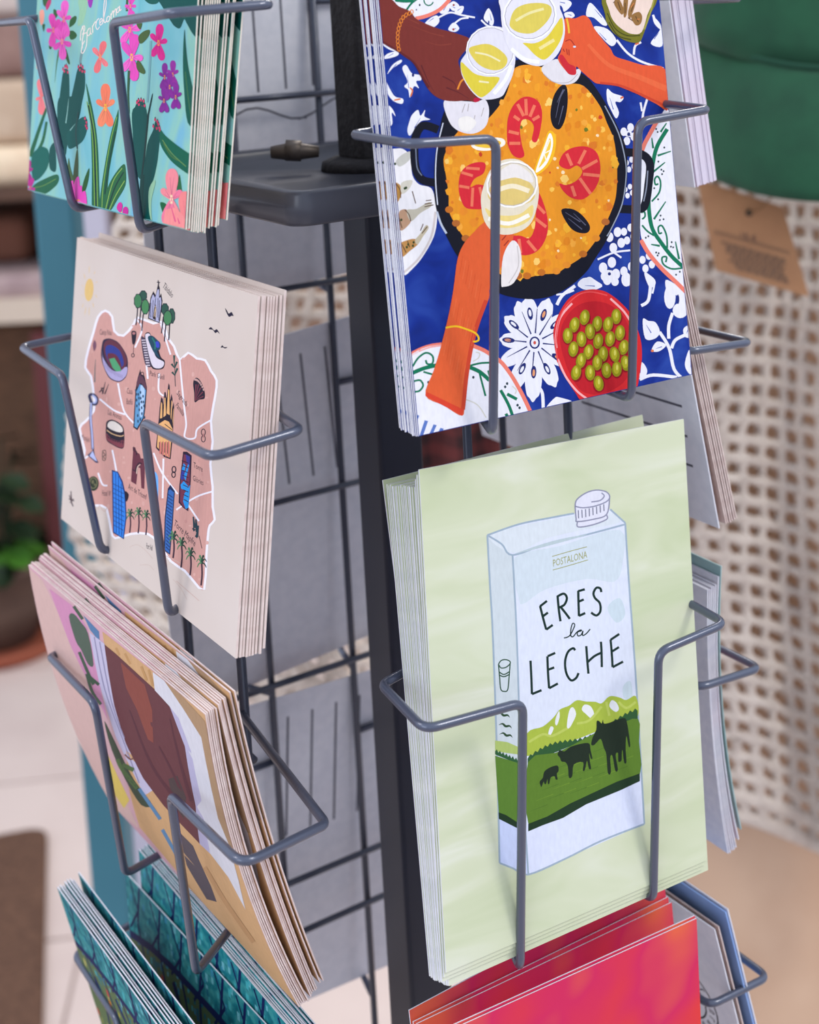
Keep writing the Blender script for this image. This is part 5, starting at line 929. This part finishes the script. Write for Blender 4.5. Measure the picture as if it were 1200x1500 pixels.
# far shelving with its goods
WD = mat('dark_walnut', (92, 62, 44), .55, c2=(70, 46, 32), scale=6, stretch=(1, 1, 6)); WDD = mat('deep_brown_wood', (58, 36, 28), .6, c2=(46, 28, 22), scale=8)
def sbox(px0, px1, py0, py1, d, dep):
    a = at(px0, (py0 + py1) / 2, d); b = at(px1, (py0 + py1) / 2, d); m_ = (a + b) / 2; hx = (b - a).length / 2; z1 = at((px0 + px1) / 2, py0, d).z; z0 = at((px0 + px1) / 2, py1, d).z
    return obox(m_ + VD * dep / 2, hx, dep / 2, z0, z1)
sp_ = at(10, 500, 3.02); sh = tag(empty('wooden_shelf_unit', (sp_.x, sp_.y, ZF)), 'dark brown wooden shelf unit standing behind the teal frame', 'shelf unit')
sb(sbox(-420, 118, 282, 302, 3.00, .34), 'shelf_board', sh, WD); sb(sbox(-420, 118, 448, 482, 2.98, .36), 'shelf_board', sh, mat('pale_board', (206, 190, 172), .6)); 
sb(sbox(-420, 118, 302, 448, 3.34, .02), 'back_panel', sh, WDD)
for a in ((-420, -402), (104, 118)): 
    mb = sbox(a[0], a[1], 302, 448, 3.02, .30); sb(mb, 'side_panel', sh, WD)
mb = sbox(-420, 118, 482, 920, 3.30, .04); zmin = min(v.z for v in mb.V)
for v in mb.V:
    if v.z < zmin + 1e-4: v.z = ZF
sb(mb, 'lower_panel', sh, mat('mid_brown_panel', (128, 92, 66), .7, c2=(104, 74, 52), scale=30, stretch=(1, 1, 5), bump=.5, bscale=60))
for a in ((-400, -380), (62, 84)):
    mb = sbox(a[0], a[1], 482, 900, 3.02, .26); z_ = min(v.z for v in mb.V)
    for v in mb.V:
        if v.z < z_ + 1e-4: v.z = ZF
    sb(mb, 'leg', sh, mat('maroon_wood', (92, 38, 40), .6))
tb = []
def blanket(px0, px1, py0, py1, d, m, label, nm='folded_blanket', cat='blanket', grp=None):
    mb = sbox(px0, px1, py0, py1, d, .26); cc = sum(mb.V, Vector()) / 8; base = Vector((cc.x, cc.y, min(v.z for v in mb.V))); mb.V = [v - base for v in mb.V]
    o = mb.build(nm, m, None, True); o.location = base; b = o.modifiers.new('round', 'BEVEL'); b.width = min(.03, .0011 * (py1 - py0) * .45); b.segments = 4; return tag(o, label, cat, grp)
blanket(-180, 92, 218, 279, 3.02, mat('pale_cream_wool', (236, 216, 186), .95, c2=(224, 200, 170), scale=20), 'pale cream folded blanket at the bottom of the pile on the shelf top')
blanket(-180, 80, 120, 217, 3.03, mat('beige_wool', (206, 184, 160), .95, c2=(190, 166, 142), scale=14), 'beige folded blanket in the middle of the pile on the shelf top')
blanket(-180, 70, 30, 119, 3.04, mat('mauve_brown_wool', (156, 126, 116), .95, c2=(134, 104, 96), scale=12), 'mauve brown folded blanket below the top of the pile on the shelf')
blanket(-180, 70, -70, 29, 3.05, mat('pale_grey_wool', (204, 190, 182), .95), 'pale grey folded blanket topping the pile on the shelf')
blanket(-200, 96, 408, 447, 3.00, mat('rose_grey_wool', (176, 154, 152), .95, c2=(156, 134, 134), scale=18), 'rose grey folded cloth lying in the open shelf compartment', 'folded_cloth', 'cloth')
blanket(-60, 40, 315, 389, 3.14, mat('chestnut_cloth', (112, 70, 54), .9), 'chestnut brown folded cloth at the back of the shelf compartment', 'folded_cloth', 'cloth')
# plant and mat
fp = onplane(2, 944, 2, ZF); pot = tag(empty('potted_plant', fp), 'dark leafed plant in a brown clay pot on a saucer', 'potted plant')
mb = MB(); mb.lathe([(0, .015), (.075, .015), (.10, .10), (.105, .17), (.112, .17), (.112, .19), (.098, .19), (.09, .165), (0, .165)], fp, 32); sb(mb, 'pot', pot, mat('brown_clay', (98, 76, 64), .8, c2=(84, 64, 54), scale=12), True)
mb = MB(); mb.lathe([(0, 0), (.13, 0), (.145, .03), (.135, .03), (.12, .014), (0, .014)], fp, 32); sb(mb, 'saucer', pot, mat('terracotta', (150, 78, 54), .8), True)
rnd = random.Random(9); LFM = mat('leaf_green', (26, 52, 20), .6, c2=(18, 36, 16), scale=8); LFL = mat('leaf_bright_green', (66, 118, 34), .5)
for k in range(46):
    a = rnd.uniform(0, 6.28); r_ = rnd.uniform(.02, .16); h_ = rnd.uniform(.18, .40) if k > 8 else rnd.uniform(.19, .24); b = fp + Vector((.04 * math.cos(a), .04 * math.sin(a), .165)); t = fp + Vector((r_ * math.cos(a), r_ * math.sin(a), h_)); s_ = Vector((-math.sin(a), math.cos(a), 0)); L = .09; o_ = Vector((math.cos(a), math.sin(a), -.2)).normalized()
    mb = MB(); mb.tube([b, (b + t) / 2 + Vector((0, 0, .03)), t], .003, 5); mb.add([t, t + o_ * L * .35 + s_ * .028 + Vector((0, 0, .01)), t + o_ * L * .75 + s_ * .022, t + o_ * L, t + o_ * L * .75 - s_ * .022, t + o_ * L * .35 - s_ * .028 + Vector((0, 0, .01))], [[0, 1, 2, 3], [0, 3, 4, 5]]); sb(mb, 'leaf', pot, LFL if k < 8 else LFM, False)
mc = onplane(70, 1218, 2, ZF); mr = rrect(-.75, 0, -.95, 0, .03)
mb = MB(); loops(mb, [(mr, 0), (mr, .010), (rrect(-.744, -.006, -.944, -.006, .027), .014)]); mo = mb.build('door_mat', mat('brown_coir', (104, 74, 56), .95, c2=(82, 56, 42), scale=120, bump=1., bscale=300), None, False); mo.location = mc; dm = mc - onplane(64, 1500, 2, ZF); mo.rotation_euler.z = math.atan2(-dm.x, dm.y); tag(mo, 'brown coir door mat lying on the pale tiles', 'mat')
print('objects', len(bpy.data.objects), 'tris', sum(len(p.vertices) - 2 for m in bpy.data.meshes for p in m.polygons))
